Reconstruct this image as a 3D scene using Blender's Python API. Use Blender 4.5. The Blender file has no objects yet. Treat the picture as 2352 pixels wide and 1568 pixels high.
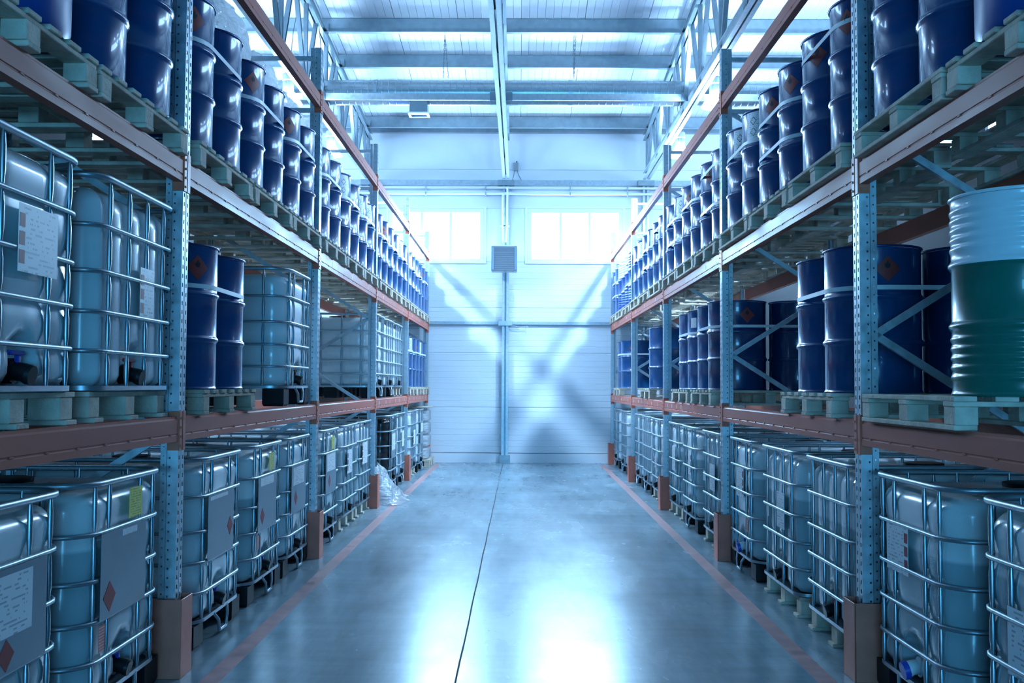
import bpy, bmesh, math, random
from mathutils import Vector, Matrix, noise
random.seed(11)
S = bpy.context.scene
COL = S.collection
PI = math.pi

# ------------------------------------------------------------------ camera
CAM_H = 1.58
cd = bpy.data.cameras.new('camera'); cam = bpy.data.objects.new('camera', cd); COL.objects.link(cam)
cd.sensor_width = 36.0; cd.lens = 36.0 * 2300 / 2352; cd.clip_start = .05; cd.clip_end = 200
cam.matrix_world = (Matrix.Translation((0, 0, CAM_H)) @ Matrix.Rotation(.0078, 4, 'Z')
                    @ Matrix.Rotation(PI / 2 + .0439, 4, 'X') @ Matrix.Rotation(.0055, 4, 'Z'))
S.camera = cam
# ------------------------------------------------------------------ light and exposure
DAY = (.36, .64, 1.0)          # cool daylight behind the panes
LED = (.40, .67, 1.0)
FILL_BLUE = (.11, .53, 1.0)         # deep blue fill for near surfaces, from an added unseen window          # LED: cold white lamps
WIN_BACK, WIN_SIDE, FILL_FRONT, LAMP = 24.0, 8.0, 6.5, 900.0
w = bpy.data.worlds.new('outside_sky'); S.world = w; w.use_nodes = True
w.node_tree.nodes['Background'].inputs[0].default_value = (.45, .75, 1, 1)
w.node_tree.nodes['Background'].inputs[1].default_value = .6
S.view_settings.view_transform = 'Standard'; S.view_settings.look = 'None'
S.view_settings.gamma = 1; S.view_settings.use_curve_mapping = False
S.view_settings.exposure = 1.5
cy = S.cycles
cy.max_bounces = 5; cy.diffuse_bounces = 3; cy.glossy_bounces = 3; cy.transmission_bounces = 2; cy.transparent_max_bounces = 6
cy.adaptive_threshold = .035; cy.caustics_reflective = False; cy.caustics_refractive = False; cy.sample_clamp_indirect = 3.0

# ------------------------------------------------------------------ materials
MATS = {}
def mat(name, col, rough=.5, metal=0., var=0., scale=6., bump=0., bscale=40., coat=0., spec=.5, emit=None, estr=0., stretch=(1, 1, 1), rvar=0.):
    m = bpy.data.materials.new(name); m.use_nodes = True; nt = m.node_tree
    b = nt.nodes['Principled BSDF']
    b.inputs['Base Color'].default_value = (*col, 1); b.inputs['Roughness'].default_value = rough
    b.inputs['Metallic'].default_value = metal; b.inputs['Coat Weight'].default_value = coat
    b.inputs['Specular IOR Level'].default_value = spec
    if emit:
        b.inputs['Emission Color'].default_value = (*emit, 1); b.inputs['Emission Strength'].default_value = estr
    if var or bump or rvar:
        tc = nt.nodes.new('ShaderNodeTexCoord'); mp = nt.nodes.new('ShaderNodeMapping')
        mp.inputs['Scale'].default_value = stretch
        nt.links.new(tc.outputs['Object'], mp.inputs['Vector'])
        oi = nt.nodes.new('ShaderNodeObjectInfo')
        add = nt.nodes.new('ShaderNodeVectorMath'); add.operation = 'ADD'
        sc = nt.nodes.new('ShaderNodeMath'); sc.operation = 'MULTIPLY'; sc.inputs[1].default_value = 37.
        nt.links.new(oi.outputs['Random'], sc.inputs[0])
        nt.links.new(mp.outputs[0], add.inputs[0]); nt.links.new(sc.outputs[0], add.inputs[1])
        n = nt.nodes.new('ShaderNodeTexNoise'); n.inputs['Scale'].default_value = scale
        n.inputs['Detail'].default_value = 4
        nt.links.new(add.outputs[0], n.inputs['Vector'])
        if var:
            r = nt.nodes.new('ShaderNodeMapRange'); r.inputs[1].default_value = .3; r.inputs[2].default_value = .7
            r.inputs[3].default_value = 1 - var; r.inputs[4].default_value = 1 + var
            nt.links.new(n.outputs[0], r.inputs[0])
            h = nt.nodes.new('ShaderNodeHueSaturation'); h.inputs['Color'].default_value = (*col, 1)
            nt.links.new(r.outputs[0], h.inputs['Value']); nt.links.new(h.outputs[0], b.inputs['Base Color'])
        if rvar:
            r = nt.nodes.new('ShaderNodeMapRange'); r.inputs[1].default_value = .3; r.inputs[2].default_value = .7
            r.inputs[3].default_value = max(.03, rough - rvar); r.inputs[4].default_value = rough + rvar
            nt.links.new(n.outputs[0], r.inputs[0]); nt.links.new(r.outputs[0], b.inputs['Roughness'])
        if bump:
            n2 = nt.nodes.new('ShaderNodeTexNoise'); n2.inputs['Scale'].default_value = bscale; n2.inputs['Detail'].default_value = 3
            nt.links.new(add.outputs[0], n2.inputs['Vector'])
            bp = nt.nodes.new('ShaderNodeBump'); bp.inputs['Strength'].default_value = bump; bp.inputs['Distance'].default_value = .02
            nt.links.new(n2.outputs[0], bp.inputs['Height']); nt.links.new(bp.outputs[0], b.inputs['Normal'])
    MATS[name] = m
    return m

mat('galvanised', (.46, .52, .56), .38, .55, .12, 18, rvar=.08)
mat('zinc_tube', (.36, .44, .49), .38, .85, .06, 30)
mat('roof_steel', (.27, .34, .38), .38, .4, .10, 9, stretch=(1, .2, 1))
mat('duct_steel', (.36, .43, .47), .3, .8, .08, 14)
mat('beam_orange', (.52, .15, .10), .42, 0, .12, 3, spec=.16, coat=.0, stretch=(1, .4, 2), rvar=.08)
mat('bracket_orange', (.60, .14, .07), .35, 0, .15, 12)
mat('guard_orange', (.62, .17, .11), .45, 0, .10, 9)
mat('drum_blue', (.004, .070, .215), .22, 0, .08, 4, coat=.5)
mat('drum_navy', (.003, .042, .145), .25, 0, .08, 4, coat=.5)
mat('drum_plastic_blue', (.004, .06, .27), .35, 0, .05, 3)
mat('drum_rim', (.01, .05, .17), .25, .3)
mat('drum_green', (.0, .13, .10), .28, 0, .08, 4, coat=.4)
mat('drum_white', (.62, .70, .74), .28, 0, .05, 5, coat=.4)
mat('wood', (.62, .54, .43), .75, 0, .28, 7, .25, 60, stretch=(1, 1, 1))
mat('wood_dark', (.34, .29, .22), .8, 0, .30, 7, .25, 60)
mat('black_plastic', (.008, .011, .014), .5, spec=.2)
mat('black_bottle', (.008, .012, .018), .22, coat=.4)
mat('cap_black', (.008, .01, .013), .45, spec=.25)
mat('valve_white', (.75, .8, .82), .4)
mat('handle_blue', (.01, .06, .45), .35)
mat('handle_red', (.5, .03, .03), .35)
mat('strap', (.80, .84, .86), .35)
mat('plate', (.22, .30, .35), .35, .4, .06, 4)
mat('diamond_red', (.32, .05, .045), .5, 0, .1, 20)
mat('ink', (.02, .025, .03), .6)
mat('white_paint', (.86, .88, .90), .45)
mat('window_frame', (.84, .87, .90), .4)
mat('grille_dark', (.10, .13, .16), .45)
mat('cable', (.12, .15, .17), .5)
mat('lamp_grey', (.33, .38, .42), .4, .3)
mat('reflector', (.9, .9, .9), .35)
mat('roof_panel', (.78, .82, .85), .32, 0, .03, 2)
mat('wall_panel', (.80, .84, .88), .38, 0, .03, 1.5)
mat('side_wall', (.02, .024, .028), .9, 0, .04, 1.5)  # near black, so darkness behind the racks is put into the wall colour
mat('line_red', (.52, .27, .25), .4, 0, .25, 8, rvar=.1)
mat('joint_dark', (.03, .04, .05), .8)
mat('red_square', (.30, .03, .04), .5)
mat('beige_cap', (.7, .72, .7), .4)
mat('back_pane', DAY, .2, emit=(.36, .68, 1.0), estr=WIN_BACK)
mat('side_pane', DAY, .2, emit=DAY, estr=WIN_SIDE)
mat('fill_pane', FILL_BLUE, .2, emit=FILL_BLUE, estr=FILL_FRONT)
mat('lamp_lens', (1, 1, 1), .3, emit=LED, estr=LAMP)
for q in ('back_pane', 'side_pane', 'fill_pane'): MATS[q].cycles.emission_sampling = 'FRONT'

def film_mat(name, tr, base=(.90, .93, .95)):
    m = mat(name, base, .10, 0, .06, 5, 1.0, 5, coat=.8, stretch=(1.0, 1.8, 5.0)); nt = m.node_tree
    for q in nt.nodes:
        if q.type == 'BUMP': q.inputs['Distance'].default_value = .09
    out = nt.nodes['Material Output']; b = nt.nodes['Principled BSDF']
    l = nt.nodes.new('ShaderNodeBsdfTranslucent'); l.inputs[0].default_value = (*base, 1)
    t = nt.nodes.new('ShaderNodeBsdfTransparent'); mx = nt.nodes.new('ShaderNodeMixShader'); mx.inputs[0].default_value = tr
    m2 = nt.nodes.new('ShaderNodeMixShader'); m2.inputs[0].default_value = .45
    nt.links.new(b.outputs[0], m2.inputs[1]); nt.links.new(l.outputs[0], m2.inputs[2])
    nt.links.new(m2.outputs[0], mx.inputs[1]); nt.links.new(t.outputs[0], mx.inputs[2]); nt.links.new(mx.outputs[0], out.inputs[0])
    return m
film_mat('lamp_clear', .6, (.75, .8, .82)); film_mat('stretch_film', .04); film_mat('loose_film', .12)

def bottle_mat(name, air, liq, lo, hi):
    """translucent tank: what is seen through the wall changes at the liquid's level"""
    m = bpy.data.materials.new(name); m.use_nodes = True; nt = m.node_tree; b = nt.nodes['Principled BSDF']
    tc = nt.nodes.new('ShaderNodeTexCoord'); sx = nt.nodes.new('ShaderNodeSeparateXYZ'); oi = nt.nodes.new('ShaderNodeObjectInfo')
    nt.links.new(tc.outputs['Object'], sx.inputs[0])
    mr = nt.nodes.new('ShaderNodeMapRange'); mr.inputs[3].default_value = lo; mr.inputs[4].default_value = hi
    nt.links.new(oi.outputs['Random'], mr.inputs[0])
    sb = nt.nodes.new('ShaderNodeMath'); sb.operation = 'SUBTRACT'
    nt.links.new(sx.outputs[2], sb.inputs[0]); nt.links.new(mr.outputs[0], sb.inputs[1])
    st = nt.nodes.new('ShaderNodeMapRange'); st.inputs[1].default_value = -.012; st.inputs[2].default_value = .006
    nt.links.new(sb.outputs[0], st.inputs[0])
    mx = nt.nodes.new('ShaderNodeMix'); mx.data_type = 'RGBA'
    mx.inputs['A'].default_value = (*liq, 1); mx.inputs['B'].default_value = (*air, 1)
    nt.links.new(st.outputs[0], mx.inputs['Factor']); nt.links.new(mx.outputs['Result'], b.inputs['Base Color'])
    b.inputs['Roughness'].default_value = .26; b.inputs['Coat Weight'].default_value = .5; b.inputs['Coat Roughness'].default_value = .12
    b.inputs['Subsurface Weight'].default_value = 0.
    MATS[name] = m
bottle_mat('bottle', (.78, .86, .88), (.38, .52, .56), .76, .86)
bottle_mat('bottle_full', (.74, .82, .85), (.66, .80, .84), .80, .90)
bottle_mat('bottle_white_lit', (.86, .92, .94), (.80, .88, .90), .5, .6)  # white bottle; bright light on two right tanks is put into this tone

def print_mat(name, paper, ink, rows, dens=.5):
    """paper with rows of fine print"""
    m = bpy.data.materials.new(name); m.use_nodes = True; nt = m.node_tree; b = nt.nodes['Principled BSDF']
    tc = nt.nodes.new('ShaderNodeTexCoord'); sx = nt.nodes.new('ShaderNodeSeparateXYZ')
    nt.links.new(tc.outputs['Generated'], sx.inputs[0])
    mu = nt.nodes.new('ShaderNodeMath'); mu.operation = 'MULTIPLY'; mu.inputs[1].default_value = rows
    nt.links.new(sx.outputs[2], mu.inputs[0])
    fr = nt.nodes.new('ShaderNodeMath'); fr.operation = 'FRACT'; nt.links.new(mu.outputs[0], fr.inputs[0])
    lt = nt.nodes.new('ShaderNodeMath'); lt.operation = 'LESS_THAN'; lt.inputs[1].default_value = .42; nt.links.new(fr.outputs[0], lt.inputs[0])
    fl = nt.nodes.new('ShaderNodeMath'); fl.operation = 'FLOOR'; nt.links.new(mu.outputs[0], fl.inputs[0])
    cb = nt.nodes.new('ShaderNodeCombineXYZ')
    s2 = nt.nodes.new('ShaderNodeMath'); s2.operation = 'MULTIPLY'; s2.inputs[1].default_value = 6.; nt.links.new(sx.outputs[1], s2.inputs[0])
    s3 = nt.nodes.new('ShaderNodeMath'); s3.operation = 'MULTIPLY'; s3.inputs[1].default_value = 3.7; nt.links.new(fl.outputs[0], s3.inputs[0])
    nt.links.new(s2.outputs[0], cb.inputs[0]); nt.links.new(s3.outputs[0], cb.inputs[1])
    n = nt.nodes.new('ShaderNodeTexNoise'); n.inputs['Scale'].default_value = 1.3; nt.links.new(cb.outputs[0], n.inputs['Vector'])
    gt = nt.nodes.new('ShaderNodeMath'); gt.operation = 'GREATER_THAN'; gt.inputs[1].default_value = dens; nt.links.new(n.outputs[0], gt.inputs[0])
    an = nt.nodes.new('ShaderNodeMath'); an.operation = 'MULTIPLY'; nt.links.new(lt.outputs[0], an.inputs[0]); nt.links.new(gt.outputs[0], an.inputs[1])
    # margins
    ab = nt.nodes.new('ShaderNodeMath'); ab.operation = 'SUBTRACT'; ab.inputs[1].default_value = .5; nt.links.new(sx.outputs[1], ab.inputs[0])
    a2 = nt.nodes.new('ShaderNodeMath'); a2.operation = 'ABSOLUTE'; nt.links.new(ab.outputs[0], a2.inputs[0])
    a3 = nt.nodes.new('ShaderNodeMath'); a3.operation = 'LESS_THAN'; a3.inputs[1].default_value = .42; nt.links.new(a2.outputs[0], a3.inputs[0])
    a4 = nt.nodes.new('ShaderNodeMath'); a4.operation = 'MULTIPLY'; nt.links.new(an.outputs[0], a4.inputs[0]); nt.links.new(a3.outputs[0], a4.inputs[1])
    mx = nt.nodes.new('ShaderNodeMix'); mx.data_type = 'RGBA'; mx.inputs['A'].default_value = (*paper, 1); mx.inputs['B'].default_value = (*ink, 1)
    nt.links.new(a4.outputs[0], mx.inputs['Factor']); nt.links.new(mx.outputs['Result'], b.inputs['Base Color'])
    b.inputs['Roughness'].default_value = .4
    MATS[name] = m
print_mat('label_white', (.84, .88, .90), (.42, .48, .52), 14, .52)
print_mat('label_yellow', (.80, .78, .16), (.40, .40, .12), 12, .45)
print_mat('label_red', (.62, .12, .10), (.75, .45, .42), 9, .4)
print_mat('strap_print', (.80, .84, .86), (.35, .40, .44), 1, .55)

def floor_mat():
    m = bpy.data.materials.new('concrete'); m.use_nodes = True; nt = m.node_tree; b = nt.nodes['Principled BSDF']
    tc = nt.nodes.new('ShaderNodeTexCoord')
    def noise_(scale, det, stretch=(1, 1, 1), rot=0., dist=0.):
        mp = nt.nodes.new('ShaderNodeMapping'); mp.inputs['Scale'].default_value = stretch; mp.inputs['Rotation'].default_value = (0, 0, rot)
        nt.links.new(tc.outputs['Object'], mp.inputs[0])
        n = nt.nodes.new('ShaderNodeTexNoise'); n.inputs['Scale'].default_value = scale; n.inputs['Detail'].default_value = det
        n.inputs['Distortion'].default_value = dist * .3; n.inputs['Roughness'].default_value = .6
        nt.links.new(mp.outputs[0], n.inputs['Vector']); return n.outputs[0]
    def rng(x, a, b_, c, d):
        r = nt.nodes.new('ShaderNodeMapRange'); r.inputs[1].default_value = a; r.inputs[2].default_value = b_
        r.inputs[3].default_value = c; r.inputs[4].default_value = d; nt.links.new(x, r.inputs[0]); return r.outputs[0]
    def mul(x, y):
        q = nt.nodes.new('ShaderNodeMath'); q.operation = 'MULTIPLY'; nt.links.new(x, q.inputs[0]); nt.links.new(y, q.inputs[1]); return q.outputs[0]
    a = rng(noise_(.9, 8, (1, .55, 1), .1, .5), .25, .75, .68, 1.28)
    c = rng(noise_(3.2, 8, (1.9, .35, 1), .45, .5), .25, .75, .72, 1.24)
    c2 = rng(noise_(2.6, 8, (.35, 1.9, 1), .3, .5), .25, .75, .80, 1.16)
    v = mul(mul(a, c), c2)
    h = nt.nodes.new('ShaderNodeHueSaturation'); h.inputs['Color'].default_value = (.25, .33, .37, 1)
    nt.links.new(v, h.inputs['Value']); nt.links.new(h.outputs[0], b.inputs['Base Color'])
    nt.links.new(rng(noise_(1.2, 4, (1.2, .5, 1), .4, .5), .25, .75, .19, .32), b.inputs['Roughness'])
    b.inputs['Specular IOR Level'].default_value = .75
    MATS['concrete'] = m
floor_mat()

# ------------------------------------------------------------------ mesh builder
class MB:
    def __init__(s): s.v = []; s.f = []; s.mi = []; s.cur = 0
    def add(s, vs, fs):
        o = len(s.v); s.v += [tuple(p) for p in vs]
        for f in fs: s.f.append(tuple(i + o for i in f)); s.mi.append(s.cur)
        return s
    def box(s, x0, x1, y0, y1, z0, z1):
        return s.add([(x0, y0, z0), (x1, y0, z0), (x1, y1, z0), (x0, y1, z0), (x0, y0, z1), (x1, y0, z1), (x1, y1, z1), (x0, y1, z1)],
                     [(0, 3, 2, 1), (4, 5, 6, 7), (0, 1, 5, 4), (1, 2, 6, 5), (2, 3, 7, 6), (3, 0, 4, 7)])
    def cbox(s, x0, x1, y0, y1, z0, z1, c):
        """box with chamfered edges"""
        X, Y, Z = (x0, x1), (y0, y1), (z0, z1); V = []; idx = {}
        for i in (0, 1):
            for j in (0, 1):
                for k in (0, 1):
                    dx = c if i == 0 else -c; dy = c if j == 0 else -c; dz = c if k == 0 else -c
                    for t, p in (('x', (X[i], Y[j] + dy, Z[k] + dz)), ('y', (X[i] + dx, Y[j], Z[k] + dz)), ('z', (X[i] + dx, Y[j] + dy, Z[k]))):
                        idx[(i, j, k, t)] = len(V); V.append(p)
        F = []
        def quad(keys): F.append([idx[q] for q in keys])
        for i in (0, 1): quad([(i, 0, 0, 'x'), (i, 1, 0, 'x'), (i, 1, 1, 'x'), (i, 0, 1, 'x')])
        for j in (0, 1): quad([(0, j, 0, 'y'), (1, j, 0, 'y'), (1, j, 1, 'y'), (0, j, 1, 'y')])
        for k in (0, 1): quad([(0, 0, k, 'z'), (1, 0, k, 'z'), (1, 1, k, 'z'), (0, 1, k, 'z')])
        for i in (0, 1):
            for j in (0, 1): quad([(i, j, 0, 'x'), (i, j, 1, 'x'), (i, j, 1, 'y'), (i, j, 0, 'y')])
            for k in (0, 1): quad([(i, 0, k, 'x'), (i, 1, k, 'x'), (i, 1, k, 'z'), (i, 0, k, 'z')])
        for j in (0, 1):
            for k in (0, 1): quad([(0, j, k, 'y'), (1, j, k, 'y'), (1, j, k, 'z'), (0, j, k, 'z')])
        for i in (0, 1):
            for j in (0, 1):
                for k in (0, 1): F.append([idx[(i, j, k, t)] for t in 'xyz'])
        ctr = Vector(((x0 + x1) / 2, (y0 + y1) / 2, (z0 + z1) / 2)); G = []
        for f in F:
            p = [Vector(V[q]) for q in f]; n = (p[1] - p[0]).cross(p[2] - p[0]); m = sum(p, Vector()) / len(p)
            G.append(tuple(f) if n.dot(m - ctr) > 0 else tuple(reversed(f)))
        return s.add(V, G)
    def tube(s, pts, r, n=8, closed=False, caps=True, up=None):
        P = [Vector(p) for p in pts]; m = len(P); R = r if isinstance(r, (list, tuple)) else [r] * m
        T = []
        for i in range(m):
            a = P[i - 1] if (i > 0 or closed) else P[i]; b = P[(i + 1) % m] if (i < m - 1 or closed) else P[i]
            T.append((b - a).normalized())
        ref = Vector(up) if up else (Vector((0, 0, 1)) if abs(T[0].z) < .9 else Vector((1, 0, 0)))
        V = []
        for i in range(m):
            u = (ref - T[i] * ref.dot(T[i])).normalized(); ref = u; q = T[i].cross(u)
            for k in range(n):
                a = 2 * PI * k / n + PI / n
                V.append(P[i] + (u * math.cos(a) + q * math.sin(a)) * R[i])
        F = []
        for i in range(m if closed else m - 1):
            j = (i + 1) % m
            for k in range(n):
                l = (k + 1) % n; F.append((i * n + k, i * n + l, j * n + l, j * n + k))
        if caps and not closed: F.append(tuple(reversed(range(n)))); F.append(tuple(range((m - 1) * n, m * n)))
        return s.add(V, F)
    def lathe(s, prof, n=40, c=(0, 0), cap0=True, cap1=True, mis=None):
        V = [(c[0] + r * math.cos(2 * PI * k / n), c[1] + r * math.sin(2 * PI * k / n), z) for r, z in prof for k in range(n)]
        o = len(s.v); s.v += V
        for i in range(len(prof) - 1):
            for k in range(n):
                l = (k + 1) % n; s.f.append((o + i * n + k, o + i * n + l, o + (i + 1) * n + l, o + (i + 1) * n + k)); s.mi.append(mis[i] if mis else s.cur)
        if cap0: s.f.append(tuple(o + k for k in reversed(range(n)))); s.mi.append(s.cur)
        if cap1: s.f.append(tuple(o + (len(prof) - 1) * n + k for k in range(n))); s.mi.append(mis[-1] if mis else s.cur)
        return s
    def prism(s, poly, a0, a1, axis='Y'):
        """extrude a closed polygon; poly in (x,z) for Y, (y,z) for X, (x,y) for Z"""
        def pt(p, a): return {'Y': (p[0], a, p[1]), 'X': (a, p[0], p[1]), 'Z': (p[0], p[1], a)}[axis]
        n = len(poly); V = [pt(p, a0) for p in poly] + [pt(p, a1) for p in poly]
        return s.add(V, [tuple(range(n)), tuple(reversed(range(n, 2 * n)))] + [(i, i + n, (i + 1) % n + n, (i + 1) % n) for i in range(n)])
    def mesh(s, name, mats, smooth=None):
        me = bpy.data.meshes.new(name); me.from_pydata(s.v, [], s.f)
        if not isinstance(mats, (list, tuple)): mats = [mats]
        for q in mats: me.materials.append(MATS[q])
        if len(mats) > 1: me.polygons.foreach_set('material_index', s.mi)
        bm = bmesh.new(); bm.from_mesh(me); bmesh.ops.recalc_face_normals(bm, faces=bm.faces); bm.to_mesh(me); bm.free()
        if smooth is not None:
            me.polygons.foreach_set('use_smooth', [True] * len(me.polygons))
            if smooth < 180: me.set_sharp_from_angle(angle=math.radians(smooth))
        me.update(); return me

# ------------------------------------------------------------------ scene helpers
def tag(o, label=None, cat=None, group=None, kind=None):
    for k, v in (('label', label), ('category', cat), ('group', group), ('kind', kind)):
        if v: o[k] = v
    return o
def ob(name, me, loc=(0, 0, 0), rot=(0, 0, 0), parent=None):
    o = bpy.data.objects.new(name, me); COL.objects.link(o); o.location = loc; o.rotation_euler = rot
    if parent: o.parent = parent
    return o
def single(name, me, label, cat, group=None, loc=(0, 0, 0), rot=(0, 0, 0)):
    return tag(ob(name, me, loc, rot), label, cat, group)
class Proto:
    """the parts of one kind of thing, kept as mesh data; make() links one thing with its own parts"""
    def __init__(s): s.p = []
    def clone(s): q = Proto(); q.p = list(s.p); return q
    def add(s, name, me, loc=(0, 0, 0), rot=(0, 0, 0), parent=-1, label=None):
        s.p.append((name, me, loc, rot, parent, label)); return len(s.p) - 1
    def make(s, name, label, cat, group=None, loc=(0, 0, 0), rotz=0., tilt=(0, 0)):
        r = tag(ob(name, None, loc, (tilt[0], tilt[1], rotz)), label, cat, group); r.empty_display_size = .1
        made = []
        for n, me, l, ro, pa, la in s.p:
            o = ob(n, me, l, ro, r if pa < 0 else made[pa])
            if la: o['label'] = la
            made.append(o)
        return r
ORD = ['first', 'second', 'third', 'fourth', 'fifth', 'sixth', 'seventh', 'eighth']
BAYN = ['nearest bay', 'second bay', 'third bay', 'fourth bay', 'last bay']

def flat(vs, matn, face):
    me = bpy.data.meshes.new('window'); n = (Vector(vs[1]) - Vector(vs[0])).cross(Vector(vs[2]) - Vector(vs[0]))
    me.from_pydata(vs, [], [(0, 1, 2, 3) if n.dot(Vector(face)) > 0 else (3, 2, 1, 0)]); me.materials.append(MATS[matn]); return me

# ================================================================== THE HALL
YW = 20.6; XS = 7.0; YF = -9.0
def roof_z(y): return 6.95 + .078 * (YW - y)
def st(name, me, parent=None, loc=(0, 0, 0), rot=(0, 0, 0)):
    o = ob(name, me, loc, rot, parent)
    if parent is None: o['kind'] = 'structure'
    return o
floor = st('floor', MB().box(-XS - .2, XS + .2, YF - .2, YW + .3, -.2, 0).mesh('floor', 'concrete'))
tag(floor, 'polished grey concrete floor of the aisle')
st('painted_line', MB().box(-1.692, -1.585, YF, 20.2, .0002, .0012).mesh('painted_line', 'line_red'), floor)
st('painted_line', MB().box(1.607, 1.712, YF, 20.2, .0002, .0012).mesh('painted_line', 'line_red'), floor)
mb = MB(); pr = -.34
for i in range(60):
    y0 = YF + i * .493; nx = -.333 + .002 * math.sin(i * 1.7)
    mb.add([(pr - .0055, y0, .0008), (pr + .0055, y0, .0008), (nx + .0055, y0 + .493, .0008), (nx - .0055, y0 + .493, .0008)], [(0, 1, 2, 3)]); pr = nx
st('floor_joint', mb.mesh('floor_joint', 'joint_dark'), floor)

ceiling = st('ceiling', MB().add([(-XS, YF, roof_z(YF) + .12), (XS, YF, roof_z(YF) + .12), (XS, YW + .3, roof_z(YW + .3) + .12), (-XS, YW + .3, roof_z(YW + .3) + .12)], [(0, 1, 2, 3)]).mesh('ceiling', 'roof_panel'))
tag(ceiling, 'white ribbed sandwich panel roof')
prof = []
for i in range(8):
    x = i * .125
    prof += [(x + .003, .006), (x + .006, 0), (x + .119, 0), (x + .122, .006)]
V = []; F = []
for (x, dz) in prof: V += [(x, YF, roof_z(YF) + dz), (x, YW + .2, roof_z(YW + .2) + dz)]
n = len(prof)
for i in range(n - 1): F.append((2 * i, 2 * i + 1, 2 * i + 3, 2 * i + 2))
o = len(V); V += [(.003, YF, roof_z(YF) + .1), (.003, YW + .2, roof_z(YW + .2) + .1), (.997, YF, roof_z(YF) + .1), (.997, YW + .2, roof_z(YW + .2) + .1)]
F += [(o, o + 2, o + 3, o + 1), (0, o, o + 1, 1), (2 * n - 2, 2 * n - 1, o + 3, o + 2)]
rp = MB().add(V, F).mesh('roof_panel', 'roof_panel')
for i in range(14): st('roof_panel', rp, ceiling, (-XS + i * 1.0, 0, 0))

# end wall: panels with fine horizontal grooves, openings for two windows
def wall_strip(x0, x1, z0, z1, groove=True):
    pl = [(YW + .1, z0 + .002), (YW + .004, z0 + .002)]; z = z0 + .012; pl.append((YW, z))
    if groove:
        while z + .118 < z1 - .02:
            z += .118; pl += [(YW, z - .008), (YW + .005, z - .004), (YW + .005, z + .002), (YW, z + .006)]
    pl += [(YW, z1 - .012), (YW + .004, z1 - .002), (YW + .1, z1 - .002)]
    return MB().prism(pl, x0, x1, 'X').mesh('wall_panel', 'wall_panel')
wall = st('wall_back', MB().box(-XS, XS, YW + .11, YW + .2, 0, 4.05).mesh('wall_back', 'wall_panel'))
tag(wall, 'white panelled end wall of the aisle')
WIN = [(-2.73, -.755), (.149, 2.114)]; WZ = (4.125, 5.24)
for z0, z1 in ((.2, 1.13), (1.13, 2.25), (2.25, 3.18), (3.18, WZ[0])):
    st('wall_panel', wall_strip(-XS, -.3, z0, z1), wall); st('wall_panel', wall_strip(-.3, XS, z0, z1), wall)
for x0, x1 in ((-XS, WIN[0][0]), (WIN[0][1], WIN[1][0]), (WIN[1][1], XS)): st('wall_panel', wall_strip(x0, x1, *WZ, groove=False), wall)
for z0, z1 in ((WZ[1], 6.05), (6.05, 7.15)):
    st('wall_panel', wall_strip(-XS, -.3, z0, z1, False), wall); st('wall_panel', wall_strip(-.3, XS, z0, z1, False), wall)
bb = st('baseboard_back', MB().prism([(YW - .018, 0), (YW - .018, .19), (YW + .1, .2), (YW + .1, 0)], -XS, XS, 'X').mesh('baseboard_back', 'wall_panel'))
tag(bb, 'plain white plinth strip along the foot of the end wall')
for i, (x0, x1) in enumerate(WIN):
    z0, z1 = WZ
    wn = st('window_%d' % (i + 1), None); wn.location = ((x0 + x1) / 2, YW, z0)
    def wp(name, m, me_mat): st(name, m.mesh(name, me_mat), wn, (-(x0 + x1) / 2, -YW, -z0))
    f = MB()
    f.cbox(x0, x1, YW - .01, YW + .09, z0, z0 + .07, .006).cbox(x0, x1, YW - .01, YW + .09, z1 - .09, z1, .006)
    f.cbox(x0, x0 + .085, YW - .009, YW + .089, z0 + .07, z1 - .09, .006).cbox(x1 - .085, x1, YW - .009, YW + .089, z0 + .07, z1 - .09, .006)
    wp('window_frame', f, 'window_frame')
    pw = (x1 - x0 - .17) / 3
    for k in range(3):
        a = x0 + .085 + k * pw
        if k: wp('mullion', MB().cbox(a - .03, a + .03, YW + .0, YW + .085, z0 + .07, z1 - .09, .005), 'window_frame')
        xa, xb = a + (.03 if k else 0), a + pw - (.03 if k < 2 else 0); st('pane', flat([(xa, YW + .05, z0 + .07), (xb, YW + .05, z0 + .07), (xb, YW + .05, z1 - .09), (xa, YW + .05, z1 - .09)], 'back_pane', (0, -1, 0)), wn, (-(x0 + x1) / 2, -YW, -z0))
    t = MB(); t.box(x0 - .05, x1 + .05, YW - .02, YW - .002, z1, z1 + .035); t.box(x0 - .05, x1 + .05, YW - .03, YW - .002, z0 - .035, z0)
    t.box(x0 - .05, x0 - .0, YW - .015, YW - .002, z0, z1); t.box(x1, x1 + .05, YW - .015, YW - .002, z0, z1)
    wp('flashing', t, 'white_paint')
# side and front walls; unseen side windows give daylight, front one is added fill
def plain_wall(name, me, label): return tag(st(name, me), label)
SB = (5.1, 6.5)
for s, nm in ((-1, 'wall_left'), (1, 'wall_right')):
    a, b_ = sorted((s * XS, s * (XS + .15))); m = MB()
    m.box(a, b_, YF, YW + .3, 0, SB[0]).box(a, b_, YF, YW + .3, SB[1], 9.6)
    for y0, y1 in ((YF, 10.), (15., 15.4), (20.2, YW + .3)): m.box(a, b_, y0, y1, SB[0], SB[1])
    plain_wall(nm, m.mesh(nm, 'side_wall'), 'side wall coloured dark so gaps behind the %s rack stay dark' % nm[5:])
for s, nm in ((-1, 'wall_partition_left'), (1, 'wall_partition_right')):  # unseen panels added to darken the gaps behind the racks
    plain_wall(nm, MB().box(*sorted((s * 4.55, s * 4.62)), YF, 20.4, 0, 4.1).mesh(nm, 'side_wall'), 'added dark panel closing off the lit wall behind the %s rack' % nm[15:])
k = 3
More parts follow.
